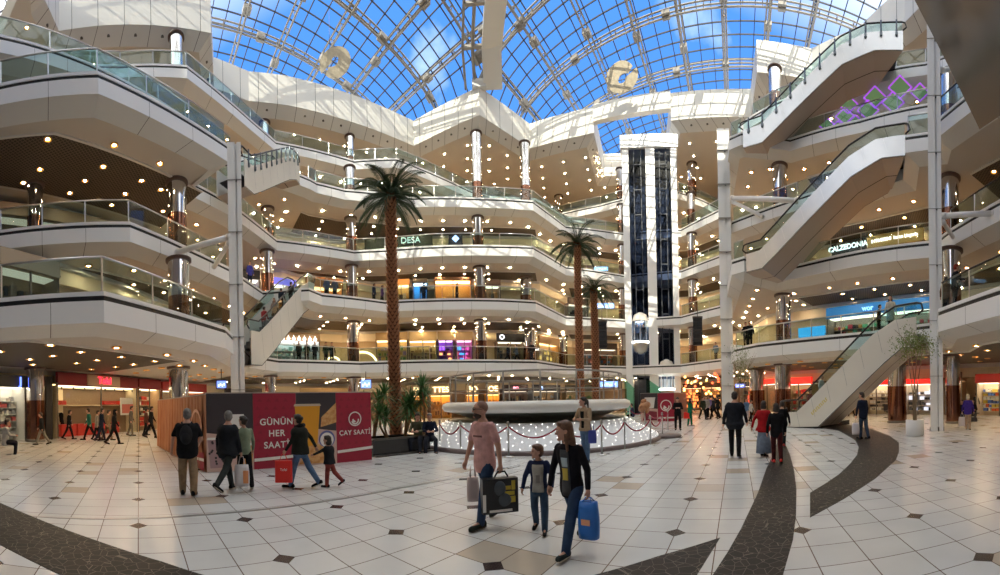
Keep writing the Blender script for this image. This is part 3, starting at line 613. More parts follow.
# ---------------------------------------------------------------- escalators
GREYB = mat('escalator_soffit', (.42, .37, .34), .35); STEP = mat('escalator_step', (.10, .10, .11), .45, .6)
CLAD = noisy('escalator_cladding', (.66, .67, .70), (.74, .74, .75), .6, .25, .6)
CLADC = noisy('cream_cladding', (.72, .69, .62), (.66, .63, .57), .5, .4)
def escalator(A, B, z0, z1, side, label, clad, base=0.0, W=1.55, tb0=.55, tb1=.55, drop=1.25, n_ramp=(1.0, 1.2), clamps=False, ground=False, inner=True, endcut=0.0):
    """A, B: plan ends of the outer (camera-side) face; side: unit plan vector pointing away from the camera"""
    A = Vector((A[0], A[1], 0)); B = Vector((B[0], B[1], 0)); D = B - A; L_ = D.length; D.normalize(); S = Vector((side[0], side[1], 0)).normalized()
    l0, l1 = n_ramp; zz0 = max(z0, 0)
    top = [(0, z0 + tb0), (l0, z0 + tb0 + .05)]
    for t in (.15, .5, .85): top.append((l0 + (L_ - l0 - l1) * t, z0 + tb0 + (z1 + tb1 - z0 - tb0) * t))
    top += [(L_ - l1 * .75, z1 + tb1 - .06), (L_, z1 + tb1)]
    bot = []
    for s_, zt in top: bot.append((s_, zt - drop - (.0 if s_ < L_ - l1 else .05)))
    if ground:
        bot = [(0, 0.0), (l0 * .9, 0.0)] + [(s_ + .55, max(0, zt - drop)) for s_, zt in top[2:5]] + [(L_ - l1 * .5, z1 + tb1 - drop), (L_, z1 + tb1 - drop)]
    else: bot = [(0, z0 + tb0 - drop)] + [(s_ + .12, zt - drop) for s_, zt in top[1:5]] + [(L_ - l1 * .6, z1 + tb1 - drop), (L_, z1 + tb1 - drop)]
    root = empty('escalator', A + Vector((0, 0, z0)), label, 'escalator', 'escalators of the atrium')
    def P3(s_, z, o): return A + D * (s_ - (endcut * o / W if s_ > L_ - .01 else 0)) + S * o + Vector((0, 0, z))
    poly = [P3(s_, z, 0) for s_, z in top] + [P3(s_, z, 0) for s_, z in reversed(bot)]
    m = MB(); m.extr(poly, S * .06); part('outer_cladding', m, clad, root)
    m = MB(); m.extr([P3(s_, z, W - .06) for s_, z in top] + [P3(s_, z, W - .06) for s_, z in reversed(bot)], S * .06); part('inner_cladding', m, clad, root)
    m = MB(); n = len(bot)
    for i in range(n - 1):
        a, b = bot[i], bot[i + 1]; m.add([P3(*a, .03), P3(*b, .03), P3(*b, W - .03), P3(*a, W - .03)], [(0, 1, 2, 3)])
    part('soffit', m, GREYB, root)
    m = MB()
    for a, b in zip(bot[:-1], bot[1:]): m.add([P3(a[0], a[1] - .012, W * .5 - .03), P3(b[0], b[1] - .012, W * .5 - .03), P3(b[0], b[1] - .012, W * .5 + .03), P3(a[0], a[1] - .012, W * .5 + .03)], [(0, 1, 2, 3)])
    for a, b in zip(bot[:-1], bot[1:]): m.add([P3(a[0], a[1] - .012, -.01), P3(b[0], b[1] - .012, -.01), P3(b[0], b[1] + .03, -.01), P3(a[0], a[1] + .03, -.01)], [(0, 1, 2, 3)])
    part('groove', m, BLACK, root)
    m = MB()      # treads
    ns = 22
    for i in range(ns):
        s0 = L_ * i / ns; s1 = L_ * (i + 1) / ns
        def zt(s_):
            for (a, za), (b, zb) in zip(top[:-1], top[1:]):
                if a <= s_ <= b: return za + (zb - za) * (s_ - a) / (b - a) - tb0 + .05
            return top[-1][1] - tb1
        za = zt(s0); zb = zt(s1); m.add([P3(s0, za, .2), P3(s1, za, .2), P3(s1, za, W - .2), P3(s0, za, W - .2), P3(s1, zb, .2), P3(s1, zb, W - .2)], [(0, 1, 2, 3), (1, 4, 5, 2)])
    part('steps', m, STEP, root)
    for o, nm in ((.1, 'balustrade'), (W - .1, 'balustrade')):
        m = MB(); hgt = .62
        g_ = [(s_, z) for s_, z in top]; m.extr([P3(s_, z - .02, o) for s_, z in g_] + [P3(s_, z + hgt, o) for s_, z in reversed(g_)], S * .015); bal = part(nm, m, RAILG, root)
        m = MB(); hp = [P3(s_, z + hgt, o) for s_, z in g_]
        hp = [P3(-.05, top[0][1] + .1, o), P3(-.28, top[0][1] + .3, o), P3(-.2, top[0][1] + hgt - .05, o)] + hp + [P3(L_ + .2, top[-1][1] + hgt - .05, o), P3(L_ + .28, top[-1][1] + .3, o), P3(L_ + .05, top[-1][1] + .1, o)]
        m.tube(hp, .045, 8); m.build('handrail', HANDR, bal)
    for i in range(1, 8):
        m = MB(); s_ = L_ * i / 8; zs = [z for z in top]; z_ = zt(s_) + tb0 - .05
        b_ = z_ - drop + .05; m.add([P3(s_ - .008, z_, -.004), P3(s_ + .008, z_, -.004), P3(s_ + .23, b_ + .3, -.004), P3(s_ + .214, b_ + .3, -.004)], [(0, 1, 2, 3)])
        part('seam_marking', m, mat('joint_grey', (.3, .3, .29), .6), root)
    if clamps:
        for i in range(11):
            s_ = .4 + (L_ - .8) * i / 10; z_ = zt(s_) + tb0 - .05; m = MB(); m.bar(P3(s_, z_ - .35, -.03), P3(s_, z_ + .65, -.03), .09, .05); m.box(P3(s_, z_ - .2, -.05), (.16, .06, .2), D); part('glass_clamp', m, mat('clamp_grey', (.13, .15, .17), .3, .7), root)
    return P3
def esc_pair(A, B, z0, z1, labs, clad, W=1.9, sgn=1, **k):
    A = Vector((A[0], A[1])); B = Vector((B[0], B[1])); D = (B - A).normalized(); S = Vector((-D.y, D.x)) * sgn
    f = escalator(A, B, z0, z1, S, labs[0], clad, W=W, **k)
    k2 = dict(k); k2['clamps'] = False
    return f
A = flr(783, 427); B = at_z(916, 316, 4.95); EA = esc_pair(P2(A), P2(B), 0, 4.8, ('beige-clad escalator rising from the ground floor to the first gallery', 'ground escalator running alongside, partly hidden by its twin'), CLADC, sgn=1, ground=True, tb0=.75, tb1=.12, n_ramp=(.9, 1.3), drop=1.3)
A = at_z(746, 256, 9.7); B = at_z(905, 135, 14.5); EB = esc_pair(P2(A), P2(B), 9.6, 14.4, ('metal-clad middle escalator rising towards the right pillar', 'escalator running behind the metal-clad middle one'), CLAD, sgn=1, tb0=.2, tb1=.12, n_ramp=(.9, 2.0), drop=1.05, W=3.2, endcut=1.2)
A = at_z(743, 131.5, 19.3); B = at_z(903, 31, 24.1); EC = esc_pair(P2(A), P2(B), 19.2, 24.0, ('top escalator with steel glass clamps climbing to the roof level', 'top escalator running beyond the clamped one'), CLAD, sgn=1, tb0=.2, tb1=.12, n_ramp=(1.2, 3.0), drop=1.2, clamps=True, W=3.0, endcut=1.8)
esc_pair((-12.6, 16.6), (-13.0, 24.9), 4.8, 9.6, ('escalator carrying people from the first to the second gallery behind the left pillar', 'escalator hidden on the far side of the one carrying people'), CLADC, sgn=1, tb0=1.0, tb1=1.0, n_ramp=(.9, 1.1), drop=1.9)
esc_pair((-12.7, 16.4), (-13.9, 24.6), 14.4, 19.2, ('sunlit cream escalator with glass clamps rising to the fourth gallery', 'escalator beyond the sunlit cream one'), CLADC, sgn=1, tb0=.9, tb1=.5, n_ramp=(.9, 1.1), drop=1.6, clamps=True)
# machine end panel at the foot of the ground escalator and the yellow lettering on its side
f = EA(2.25, 1.5, -.02)
# near soffit at the upper right, seen from below
m = MB(); m.prism([(9.0, 5.25), (40, 4.9), (40, -8), (2.2, -8), (2.2, -3)], 13.3, 14.4)
tag(m.build('ceiling_near_bridge', mat('polished_soffit', (.36, .34, .32), .12, .3)), 'polished grey underside of the bridge overhead at the upper right', 'soffit', kind='structure')
# ---------------------------------------------------------------- near side closing walls (behind the camera)
m = MB(); m.box((0, -18, 20), (90, .4, 44)); tag(m.build('wall_behind', BEIGE), kind='structure')

# ---------------------------------------------------------------- recessed downlights
def lamp_mesh():
    m = MB(); m.lathe((0, 0, 0), [(0, -.008), (.075, -.008)], 12); a = len(m.f); m.lathe((0, 0, 0), [(.075, -.008), (.17, -.032), (.185, -.026), (.185, .035)], 14)
    me = bpy.data.meshes.new('downlight'); me.from_pydata(m.v, [], m.f); me.materials.append(LAMP); me.materials.append(LAMPHALO)
    me.polygons.foreach_set('material_index', [0 if i < a else 1 for i in range(len(m.f))]); me.update(); return me
LM = lamp_mesh(); spots = []
def along(poly, step, jit=0.):
    out = []; 
    for a, b in zip(poly[:-1], poly[1:]):
        n = int((b - a).length / step)
        for k in range(n): out.append(a.lerp(b, (k + .5) / n))
    return out
for l in range(1, 6):
    E_ = EDGE[l]; z = soffit_z(l); 
    for o, stp in ((1.75, 1.9), (3.5, 2.1), (5.0, 2.3), (6.4, 2.5)) + (((8.0, 3.0),) if l == 1 else ()):
        for i, p in enumerate(along(radial(E_, o) if o > 2 else offset(E_, o), stp)): spots.append((p.x, p.y, z - .032, l))
for o, stp in ((2.6, 2.3), (4.8, 2.5), (7.0, 2.7), (9.2, 3)):
    for p in along(radial(RE, o), stp): spots.append((p.x, p.y, SZ, 6))
# drop those inside columns / crowded, and keep only what can be in the frame
keep = []
for s in spots:
    az = math.atan2(s[0], s[1]); d = math.hypot(s[0], s[1])
    if abs(az) > 1.35 or d < 4 or (SZ - 1e-3 < s[2] and d > 56): continue
    tanv = (s[2] - EYE) / d
    if tanv > 1.12: continue
    if any((s[0] - k[0]) ** 2 + (s[1] - k[1]) ** 2 < 1.6 and abs(s[2] - k[2]) < .3 for k in keep): continue
    if s[3] > 1 and tanv < .02: continue
    keep.append(s)
keep.sort(key=lambda s: math.hypot(s[0], s[1]))
GN = {1: 'ground floor ceiling', 2: 'soffit above the first gallery', 3: 'soffit above the second gallery', 4: 'soffit above the third gallery', 5: 'soffit above the fourth gallery', 6: 'roof soffit'}
rest = MB()
for i, s in enumerate(keep):
    if i < 295:
        o = bpy.data.objects.new('downlight', LM); COL.objects.link(o); o.location = s[:3]; tag(o, 'round warm downlight recessed in the %s' % GN[s[3]], 'downlight', 'downlights of the %s' % GN[s[3]])
    else: rest.lathe(s[:3], [(0, -.012), (.085, -.012)], 8)
o = rest.build('far_downlights', LAMP); tag(o, 'field of small warm downlights in the farther ceilings', 'downlights', kind='stuff')
print('downlights', len(keep))

# ---------------------------------------------------------------- round stage with the dotted skirt
SC = at_xz(537, 16.6, 0); SC.z = 0
root = empty('round_stage', SC, 'round white stage with dotted light skirt and steel railing', 'stage')
SKW = mat('skirt_white', (.74, .76, .80), .5)
m = MB(); m.lathe(SC, [(5.35, 0), (5.35, .1), (5.2, .14)], 72); part('base_trim', m, mat('base_plum', (.16, .12, .12), .5), root)
prof = [(5.25, .12), (4.8, .36), (4.25, .64), (3.85, .88)]
m = MB(); m.lathe(SC, prof, 72); part('skirt', m, SKW, root)
m = MB(); m.lathe(SC, [(3.8, .88), (2.9, .92), (3.3, 1.10), (3.8, 1.24)], 72); part('shadow_gap', m, mat('gap_green', (.13, .14, .12), .35), root)
m = MB(); m.lathe(SC, [(3.75, 1.22), (3.97, 1.26), (4.07, 1.40), (4.04, 1.55), (3.85, 1.63), (0, 1.63)], 72); part('rim', m, mat('rim_white', (.80, .78, .74), .3), root)
bm_ = MB(); bm_.ell((0, 0, 0), (.011, .011, .011), 6, 4); bme = bm_.build('bulb', mat('bulb_glow', (1, 1, 1), .5, emit=(1, .97, .9), es=3.)); bmesh_ = bme.data; bpy.data.objects.remove(bme)
def skirt_pt(an, t):
    q = t * 3; i = min(int(q), 2); f_ = q - i; r = prof[i][0] + (prof[i + 1][0] - prof[i][0]) * f_; zz = prof[i][1] + (prof[i + 1][1] - prof[i][1]) * f_
    return SC + Vector((r * math.cos(an), r * math.sin(an), zz + .015))
pts = []
for rw in range(8):
    n = 64
    for k_ in range(n):
        an = 2 * math.pi * (k_ + (rw % 2) * .5) / n + random.uniform(-.008, .008)
        if math.sin(an) < .35: pts.append(skirt_pt(an, (rw + .5) / 8))
pts.sort(key=lambda p: p.length); restm = MB()
for i, p in enumerate(pts):
    if i < 90:
        o = bpy.data.objects.new('bulb', bmesh_); COL.objects.link(o); o.parent = root; o.location = p - SC
    else: restm.ell(p, (.011, .011, .011), 5, 3)
o = part('string_bulbs', restm, MATS['bulb_glow'], root); o['kind'] = 'stuff'
RSTEEL = mat('aged_steel', (.26, .245, .23), .35, .9)
# stage railing
def ringpt(r, an, z): return SC + Vector((r * math.cos(an), r * math.sin(an), z))
N_P = 18
for k_ in range(N_P):
    an = 2 * math.pi * k_ / N_P + .12; m = MB(); m.tube([ringpt(3.7, an, 1.6), ringpt(3.7, an, 2.68)], .032, 8); m.lathe(ringpt(3.7, an, 1.6), [(.09, 0), (.09, .02), (.03, .03)], 10); part('post', m, RSTEEL, root)
for z_, r_ in ((2.68, .035), (2.05, .018)):
    m = MB(); m.tube([ringpt(3.7, 2 * math.pi * q / 48, z_) for q in range(49)], r_, 7, False); part('handrail' if z_ > 2.5 else 'mid_rail', m, RSTEEL, root)
m = MB(); gb = [R(-55), R(-42)]
m.tube([ringpt(3.7, gb[0], 2.45), ringpt(3.7, gb[1], 2.45)], .03, 6); part('gate_bar', m, RSTEEL, root)

# rope barrier
posts = [(440, 449), (460.8, 453), (508.7, 457), (560, 458), (602, 455), (625, 450.5), (650.5, 445.5), (662.5, 437)]
RP = []
ROPE = mat('velvet_rope', (.30, .02, .045), .7)
for i, (x, y) in enumerate(posts):
    p = flr(x, y); rt = empty('rope_post', p, 'steel rope barrier post at the stage edge, number'.replace(', number', '') , 'barrier post', 'steel posts round the dotted stage')
    rt['label'] = ['steel rope post beside the planter end', 'steel rope post just left of the man in pink', 'steel rope post between the man in pink and the boy', 'steel rope post hidden behind the mother and boy', 'steel rope post right of the woman in the beige coat', 'steel rope post at the front right of the dotted skirt', 'steel rope post near the right tip of the dotted skirt', 'steel rope post at the far right corner of the stage'][i]
    m = MB(); m.lathe(p, [(.16, 0), (.16, .02), (.03, .04)], 16); part('foot', m, STEEL, rt)
    m = MB(); m.tube([p + Vector((0, 0, .03)), p + Vector((0, 0, .93))], .028, 10); part('pole', m, STEEL, rt)
    m = MB(); m.lathe(p + Vector((0, 0, .93)), [(.045, 0), (.05, .03), (.03, .06), (.045, .09), (0, .12)], 12); part('cap', m, STEEL, rt); RP.append(p)
def rope(a, b, lab, sag=.33):
    pts = [a.lerp(b, t / 12) + Vector((0, 0, .9 - sag * 4 * (t / 12) * (1 - t / 12))) for t in range(13)]
    m = MB(); m.tube(pts, .024, 7); tag(m.build('velvet_rope', ROPE), lab, 'rope', 'velvet ropes round the dotted stage')
for i, lab in enumerate(['red rope sagging left of the man in pink', 'red rope passing behind the man in pink', 'red rope behind the boy', 'red rope behind the mother', 'red rope right of the beige coat', 'red rope over the front right of the skirt', 'red rope at the right tip of the stage']): rope(RP[i], RP[i + 1], lab)
far = []
for x, y, lab in ((630, 424, 'red-topped post behind the stage beside the seated person'), (646, 421.5, 'brass-topped post behind the stage tip'), (668, 431, 'steel post standing left of the man in black')):
    p = flr(x, y); rt = empty('rope_post', p, lab, 'barrier post', 'posts behind the stage'); m = MB(); m.lathe(p, [(.16, 0), (.16, .02), (.03, .04)], 14); part('foot', m, STEEL, rt)
    m = MB(); m.tube([p, p + Vector((0, 0, .95))], .028, 8); part('pole', m, STEEL, rt); m = MB(); m.ell(p + Vector((0, 0, .98)), (.05, .05, .05), 8, 6); part('cap', m, STEEL, rt); far.append(p)
rope(RP[7], far[1], 'red rope running back from the stage tip'); rope(far[1], far[0], 'red rope behind the stage'); rope(RP[7], far[2], 'red rope towards the post beside the man in black', .3)

# ---------------------------------------------------------------- hoardings
RED = mat('hoarding_red', (.36, .012, .04), .5); REDD = mat('hoarding_red_motif', (.29, .010, .034), .5); WHT = mat('print_white', (.82, .78, .74), .5)
ORG = noisy('orange_fabric', (.52, .23, .11), (.38, .14, .07), 2.2, .6, stretch=(6, 6, .7), bump=.3)
DKP = mat('print_dark', (.045, .035, .04), .5); PINKC = mat('print_cream', (.62, .42, .36), .5); JUICE = mat('print_juice', (.75, .33, .02), .4); CRUST = noisy('print_crust', (.55, .22, .06), (.75, .45, .18), 9, .5)
HH = 1.98
class Face:      # a flat panel of the hoarding, coordinates u along, v up
    def __init__(s, a, b, name, label, mt, h=HH, th=.06, group='printed hoarding panels'):
        s.a = Vector((a.x, a.y, 0)); s.b = Vector((b.x, b.y, 0)); s.X = (s.b - s.a); s.L = s.X.length; s.X.normalize(); s.N = Vector((s.X.y, -s.X.x, 0)); s.h = h; s.k = 0
        s.root = empty(name, s.a, label, 'hoarding panel', group); m = MB(); m.box((s.a + s.b) / 2 - s.N * th / 2 + Vector((0, 0, h / 2)), (s.L - .012, th, h), s.X); part('board', m, mt, s.root)
        m = MB(); m.box((s.a + s.b) / 2 - s.N * th / 2 + Vector((0, 0, h + .015)), (s.L, th + .02, .03), s.X); part('edge_strip', m, mat('edge_grey', (.35, .30, .28), .5), s.root)
    def p(s, u, v, w=0.): return s.a + s.X * (u * s.L) + s.N * (.004 + w) + Vector((0, 0, v * s.h))
    def poly(s, uv, mt, name='print', w=None):
        s.k += 1; w = .0012 * s.k if w is None else w; m = MB(); m.extr([s.p(u, v, w) for u, v in uv], s.N * .001); return part(name, m, mt, s.root)
    def disc(s, u, v, r, mt, name='print', r0=0., a0=0, a1=360, asp=1.):
        s.k += 1; n = 28; o = []
        for q in range(n + 1):
            an = R(a0 + (a1 - a0) * q / n); o.append((u + r * math.cos(an) / s.L * asp, v + r * math.sin(an) / s.h))
        if r0 > 0:
            for q in range(n, -1, -1):
                an = R(a0 + (a1 - a0) * q / n); o.append((u + r0 * math.cos(an) / s.L * asp, v + r0 * math.sin(an) / s.h))
        s.poly(o, mt, name)
    def text(s, body, u, v, size, mt, bold=.0, sp=1.): return text('lettering', body, size, mt, s.p(u, v, .012), s.X, root=s.root, ext=.002, bold=bold, spacing=sp)
def cup(f, u, v, w, h, lid=WHT, body=None):
    f.poly([(u - w * .36, v), (u + w * .36, v), (u + w * .5, v + h), (u - w * .5, v + h)], body or WHT); f.poly([(u - w * .55, v + h), (u + w * .55, v + h), (u + w * .5, v + h + .03), (u - w * .5, v + h + .03)], lid)
h0 = flr(207, 472.5); h1 = flr(254, 469.5); h2 = flr(297, 466); h3 = flr(337, 463); h4 = flr(372, 459.5); hs = flr(159, 447)
f = Face(h0, h1, 'hoarding_panel', 'dark printed panel with a pale milkshake behind the couple', DKP)
f.poly([(0, 0), (1, 0), (1, .42), (0, .5)], PINKC); cup(f, .62, .36, .34, .34); cup(f, .2, .05, .36, .36, WHT, mat('print_mauve', (.42, .26, .27), .5)); cup(f, .85, .02, .3, .3, WHT, CRUST)
for q in range(14): f.disc(random.uniform(.05, .35), random.uniform(.1, .4), .03, DKP)
f = Face(h1, h2, 'hoarding_panel', 'dark red panel with white three-line lettering', RED)
for i in range(5):
    for j in range(8): f.poly([((i + .2 + .5 * (j % 2) * .5) / 5, .15 + j / 9.5), ((i + .8 + .25 * (j % 2)) / 5 if i < 4 else .97, .15 + j / 9.5), ((i + .5 + .25 * (j % 2)) / 5, .2 + j / 9.5)], REDD, 'motif', .0006)
f.poly([(.0, .105), (1, .125), (1, .165), (0, .145)], WHT, 'stripe')
for i, t_ in enumerate(('GÜNÜN', 'HER', 'SAATİ')): f.text(t_, .53, .615 - i * .155, .24, WHT, .004, 1.12)
f = Face(h2, h3, 'hoarding_panel', 'printed panel with a glass of orange juice and pastries', DKP)
f.poly([(0, 0), (1, 0), (1, .46), (0, .54)], PINKC); cup(f, .28, .22, .62, .6, mat('print_glass', (.55, .45, .35), .4), JUICE); f.poly([(.6, .52), (1, .58), (1, .86), (.62, .66)], CRUST); f.disc(.75, .35, .24, mat('print_blue', (.12, .13, .35), .5)); f.disc(.75, .34, .2, WHT); f.poly([(.05, .02), (.95, .02), (.8, .2), (.5, .3), (.2, .24)], CRUST)
f = Face(h3, h4, 'hoarding_panel', 'dark red panel with round cup emblem and one white line of lettering', RED)
for i in range(5):
    for j in range(8): f.poly([((i + .2 + .25 * (j % 2)) / 5, .15 + j / 9.5), ((i + .75 + .25 * (j % 2)) / 5 if i < 4 else .97, .15 + j / 9.5), ((i + .5 + .25 * (j % 2)) / 5, .2 + j / 9.5)], REDD, 'motif', .0006)
f.poly([(.0, .14), (1, .17), (1, .21), (0, .18)], WHT, 'stripe')
def emblem(f, u, v, r): f.disc(u, v, r, WHT, 'emblem', r * .84); f.disc(u, v - r * .08, r * .62, WHT, 'emblem', r * .42, 200, 375); f.disc(u - r * .12, v - r * .1, r * .3, WHT, 'emblem', 0, 130, 330)
emblem(f, .5, .62, .21); f.text('ÇAY SAATİ', .52, .42, .19, WHT, .003, 1.08)
# side of the hoarding: pleated orange fabric
f = Face(hs, h0, 'orange_hoarding', 'long pleated orange fabric hoarding with white ring receding behind the man with a backpack', ORG, 1.95, .05, None)
m = MB(); n = 220; vs = []
for k_ in range(n + 1):
    u = k_ / n * .96; wv = .05 + .035 * math.sin(u * 95) + .02 * math.sin(u * 210 + 1) + .015 * math.sin(u * 37)
    for i in range(6): vs.append(f.p(u, .03 + .96 * i / 5, wv * (1 - .12 * i)))
m.add(vs, [(k_ * 6 + i, k_ * 6 + 6 + i, k_ * 6 + 7 + i, k_ * 6 + 1 + i) for k_ in range(n) for i in range(5)], True); part('pleated_fabric', m, ORG, f.root)
f.k = 60; f.poly([(.72, .02), (1, .02), (1, .26), (.72, .16)], RED, 'print', .07); f.poly([(.72, .1), (1, .14), (1, .18), (.72, .13)], WHT, 'stripe', .073); f.disc(.9, .55, .52, mat('ring_peach', (.75, .42, .28), .5), 'ring', .44, asp=1.0)
# small hoarding beside the lift tower
q0 = flr(641, 422); q1 = flr(658, 421.5); q2 = flr(674.5, 421); q3 = flr(687, 416.5)
f = Face(q0, q1, 'hoarding_panel', 'printed panel with a big white coffee cup near the lift', DKP, 1.95); f.poly([(0, 0), (1, 0), (1, .45), (0, .5)], PINKC); cup(f, .55, .48, .6, .35); f.poly([(.1, .05), (.95, .05), (.95, .35), (.3, .4)], mat('print_cherry', (.22, .02, .04), .5))
f = Face(q1, q2, 'hoarding_panel', 'red panel with the white round cup emblem near the lift', RED, 1.95); emblem(f, .5, .56, .40); f.poly([(0, .1), (1, .1), (1, .15), (0, .15)], WHT, 'stripe')
f = Face(q2, q3, 'hoarding_panel', 'plain brown-red side panel behind the man in black', mat('hoarding_brown', (.16, .05, .045), .5), 1.95)

# ---------------------------------------------------------------- planter, palms, yuccas
pa = flr(373, 457); pb = flr(430, 450.5); pd = (pb - pa); pd.z = 0; PX_ = pd.normalized(); PNn = Vector((-PX_.y, PX_.x, 0))
root = empty('planter_box', pa, 'long black stone planter at the foot of the tall palm', 'planter')
c0 = (pa + pb) / 2 + PNn * .75
m = MB(); L0 = pd.length
for u, v, lx, ly in ((0, -.7, L0, .12), (0, .7, L0, .12), (-L0 / 2 + .06, 0, .12, 1.4), (L0 / 2 - .06, 0, .12, 1.4)): m.box(c0 + PX_ * u + PNn * v + Vector((0, 0, .25)), (lx, ly, .5), PX_)
part('wall', m, mat('planter_stone', (.03, .03, .032), .25), root)
m = MB(); m.box(c0 + Vector((0, 0, .21)), (L0 - .2, 1.35, .42), PX_); part('soil', m, noisy('soil', (.04, .03, .02), (.09, .06, .04), 20), root)
m = MB()
for v, hz_ in ((-.7, .52), (-.9, .03)): m.box(c0 + PNn * v + Vector((0, 0, hz_)), (L0 + .04, .18, .05), PX_)
part('rim', m, DSTEEL, root)
BARK = noisy('palm_bark', (.20, .075, .03), (.07, .03, .018), 14, .9, stretch=(1, 1, 1)); BARK2 = mat('bark_scale', (.36, .155, .075), .9)
FROND = noisy('palm_frond', (.035, .065, .03), (.05, .09, .045), 6, .6); FROND2 = noisy('yucca_leaf', (.05, .15, .045), (.08, .20, .06), 5, .5)
def leaf_quad(m, a, b, w, up):
    d = (b - a).normalized(); s = d.cross(up).normalized() * w; mid = a.lerp(b, .45) + up * w * .3
    m.add([a, mid + s, b, mid - s], [(0, 1, 2), (0, 2, 3)])
def palm(base, h, r, fr, label, n=34, seed=1):
    rnd = random.Random(seed); root = empty('palm_tree', base, label, 'palm tree', 'palms inside the atrium'); m = MB()
    lean = Vector((rnd.uniform(-.04, .04), rnd.uniform(-.05, .05), 0)); P = [base + lean * (t / 10) ** 2 + Vector((0, 0, h * t / 10)) for t in range(11)]
    m.tube(P, [r * (1.12 - .25 * t / 10) for t in range(11)], 14); part('trunk', m, BARK, root)
    m = MB(); rows = int(h / .13)
    for i in range(rows):
        z = h * i / rows; rr_ = r * (1.12 - .25 * i / rows)
        for k_ in range(9):
            an = 2 * math.pi * (k_ + .5 * (i % 2)) / 9; c = base + lean * (i / rows) ** 2 + Vector((math.cos(an) * rr_, math.sin(an) * rr_, z)); o = Vector((math.cos(an), math.sin(an), 0)); s = Vector((-o.y, o.x, 0)) * rr_ * .33
            m.add([c - s - Vector((0, 0, .05)), c + s - Vector((0, 0, .05)), c + o * r * .45 + Vector((0, 0, .10)), c + Vector((0, 0, -.1))], [(0, 1, 2), (0, 2, 3), (1, 3, 2)])
    part('leaf_base', m, BARK2, root)
    top = base + lean + Vector((0, 0, h - .05)); m = MB(); m.ell(top, (r * 1.3, r * 1.3, r * 1.8), 12, 8); part('crown_heart', m, BARK, root)
    for i in range(n):
        az_ = 2 * math.pi * (i * .618) ; el_ = 1.25 - 1.65 * (i / n) + rnd.uniform(-.1, .1); L_ = fr * rnd.uniform(.85, 1.05)
        d = Vector((math.cos(az_) * math.cos(el_), math.sin(az_) * math.cos(el_), math.sin(el_))); p = top.copy(); pts = [p.copy()]; S_ = 12
        for q in range(S_): d = (d + Vector((0, 0, -.075 - .012 * q))).normalized(); p = p + d * (L_ / S_); pts.append(p.copy())
        m = MB(); m.tube(pts, [.03 * (1 - q / (S_ + 2)) for q in range(S_ + 1)], 5)
        for q in range(2, S_ * 3):
            t = q / 3; i0 = min(int(t), S_ - 1); c = pts[i0].lerp(pts[i0 + 1], t - i0); dd = (pts[i0 + 1] - pts[i0]).normalized(); sd_ = dd.cross(Vector((0, 0, 1)))
            sd_ = sd_.normalized() if sd_.length > .1 else Vector((1, 0, 0)); ll = fr * .17 * math.sin(math.pi * min(1, .15 + t / S_ * .85)) + .05
            for sg in (-1, 1): leaf_quad(m, c, c + (sd_ * sg * .8 + dd * .6 + Vector((0, 0, -.18))).normalized() * ll, fr * .011, Vector((0, 0, 1)))
        part('frond', m, FROND, root)
b = flr(396, 446); b.z = .42; hgt = at_d(383.5, 196, math.hypot(b.x, b.y)).z - .42
palm(b, hgt, .200, 1.85, 'tallest palm standing in the black planter, its crown before the upper galleries', 36, 3)
b = at_xz(581, 22, 0); b.z = 0; palm(b, at_d(575, 244, 22).z, .20, 1.85, 'palm behind the round stage, the taller of the right pair', 32, 5)
b = at_xz(597, 23.5, 0); b.z = 0; palm(b, at_d(593, 290, 23.5).z, .21, 1.6, 'shorter palm of the right pair, nearer the lift tower', 30, 8)
def yucca(base, h, lr, label, heads=3, seed=1, n=56):
    lr *= 1.2
    rnd = random.Random(seed); root = empty('yucca_plant', base, label, 'yucca', 'yuccas in the black planter'); st_ = MB(); hs_ = []
    for k_ in range(heads):
        t = base + Vector((rnd.uniform(-.4, .4), rnd.uniform(-.2, .2), h * (1 - .28 * k_ / heads) * rnd.uniform(.85, 1) if k_ else h)); P = [base + Vector((rnd.uniform(-.04, .04), 0, 0)), base.lerp(t, .5) + Vector((rnd.uniform(-.12, .12), rnd.uniform(-.1, .1), 0)), t]; st_.tube(P, [.045, .035, .03], 7); hs_.append(t)
    part('stem', st_, mat('yucca_stem', (.26, .17, .09), .9), root)
    for t in hs_:
        m = MB()
        for i in range(n):
            az_ = i * 2.399; el_ = 1.35 - 2.1 * (i / n); d = Vector((math.cos(az_) * math.cos(el_), math.sin(az_) * math.cos(el_), math.sin(el_))); a = t.copy(); L_ = lr * rnd.uniform(.8, 1.1); s = d.cross(Vector((0, 0, 1))).normalized() * .026
            mid = a + d * L_ * .55 + Vector((0, 0, -.02)); e = a + d * L_ + Vector((0, 0, -.14 * L_)); m.add([a - s * .6, a + s * .6, mid + s, e, mid - s], [(0, 1, 2, 4), (4, 2, 3)])
        part('leaf_rosette', m, FROND2, root)
def yb(x, k=13.6):
    p = at_xz(x, k, .42); return p
yucca(yb(374), 1.55, .60, 'leftmost yucca in the black planter beside the hoarding', 3, 2)
yucca(yb(387, 13.4), .85, .60, 'low yucca in front of the palm trunk', 2, 4)
yucca(yb(405), 1.25, .66, 'bushy yucca just right of the palm trunk', 4, 6)
yucca(yb(424), 1.80, .58, 'tallest yucca, at the right end of the black planter', 3, 9)
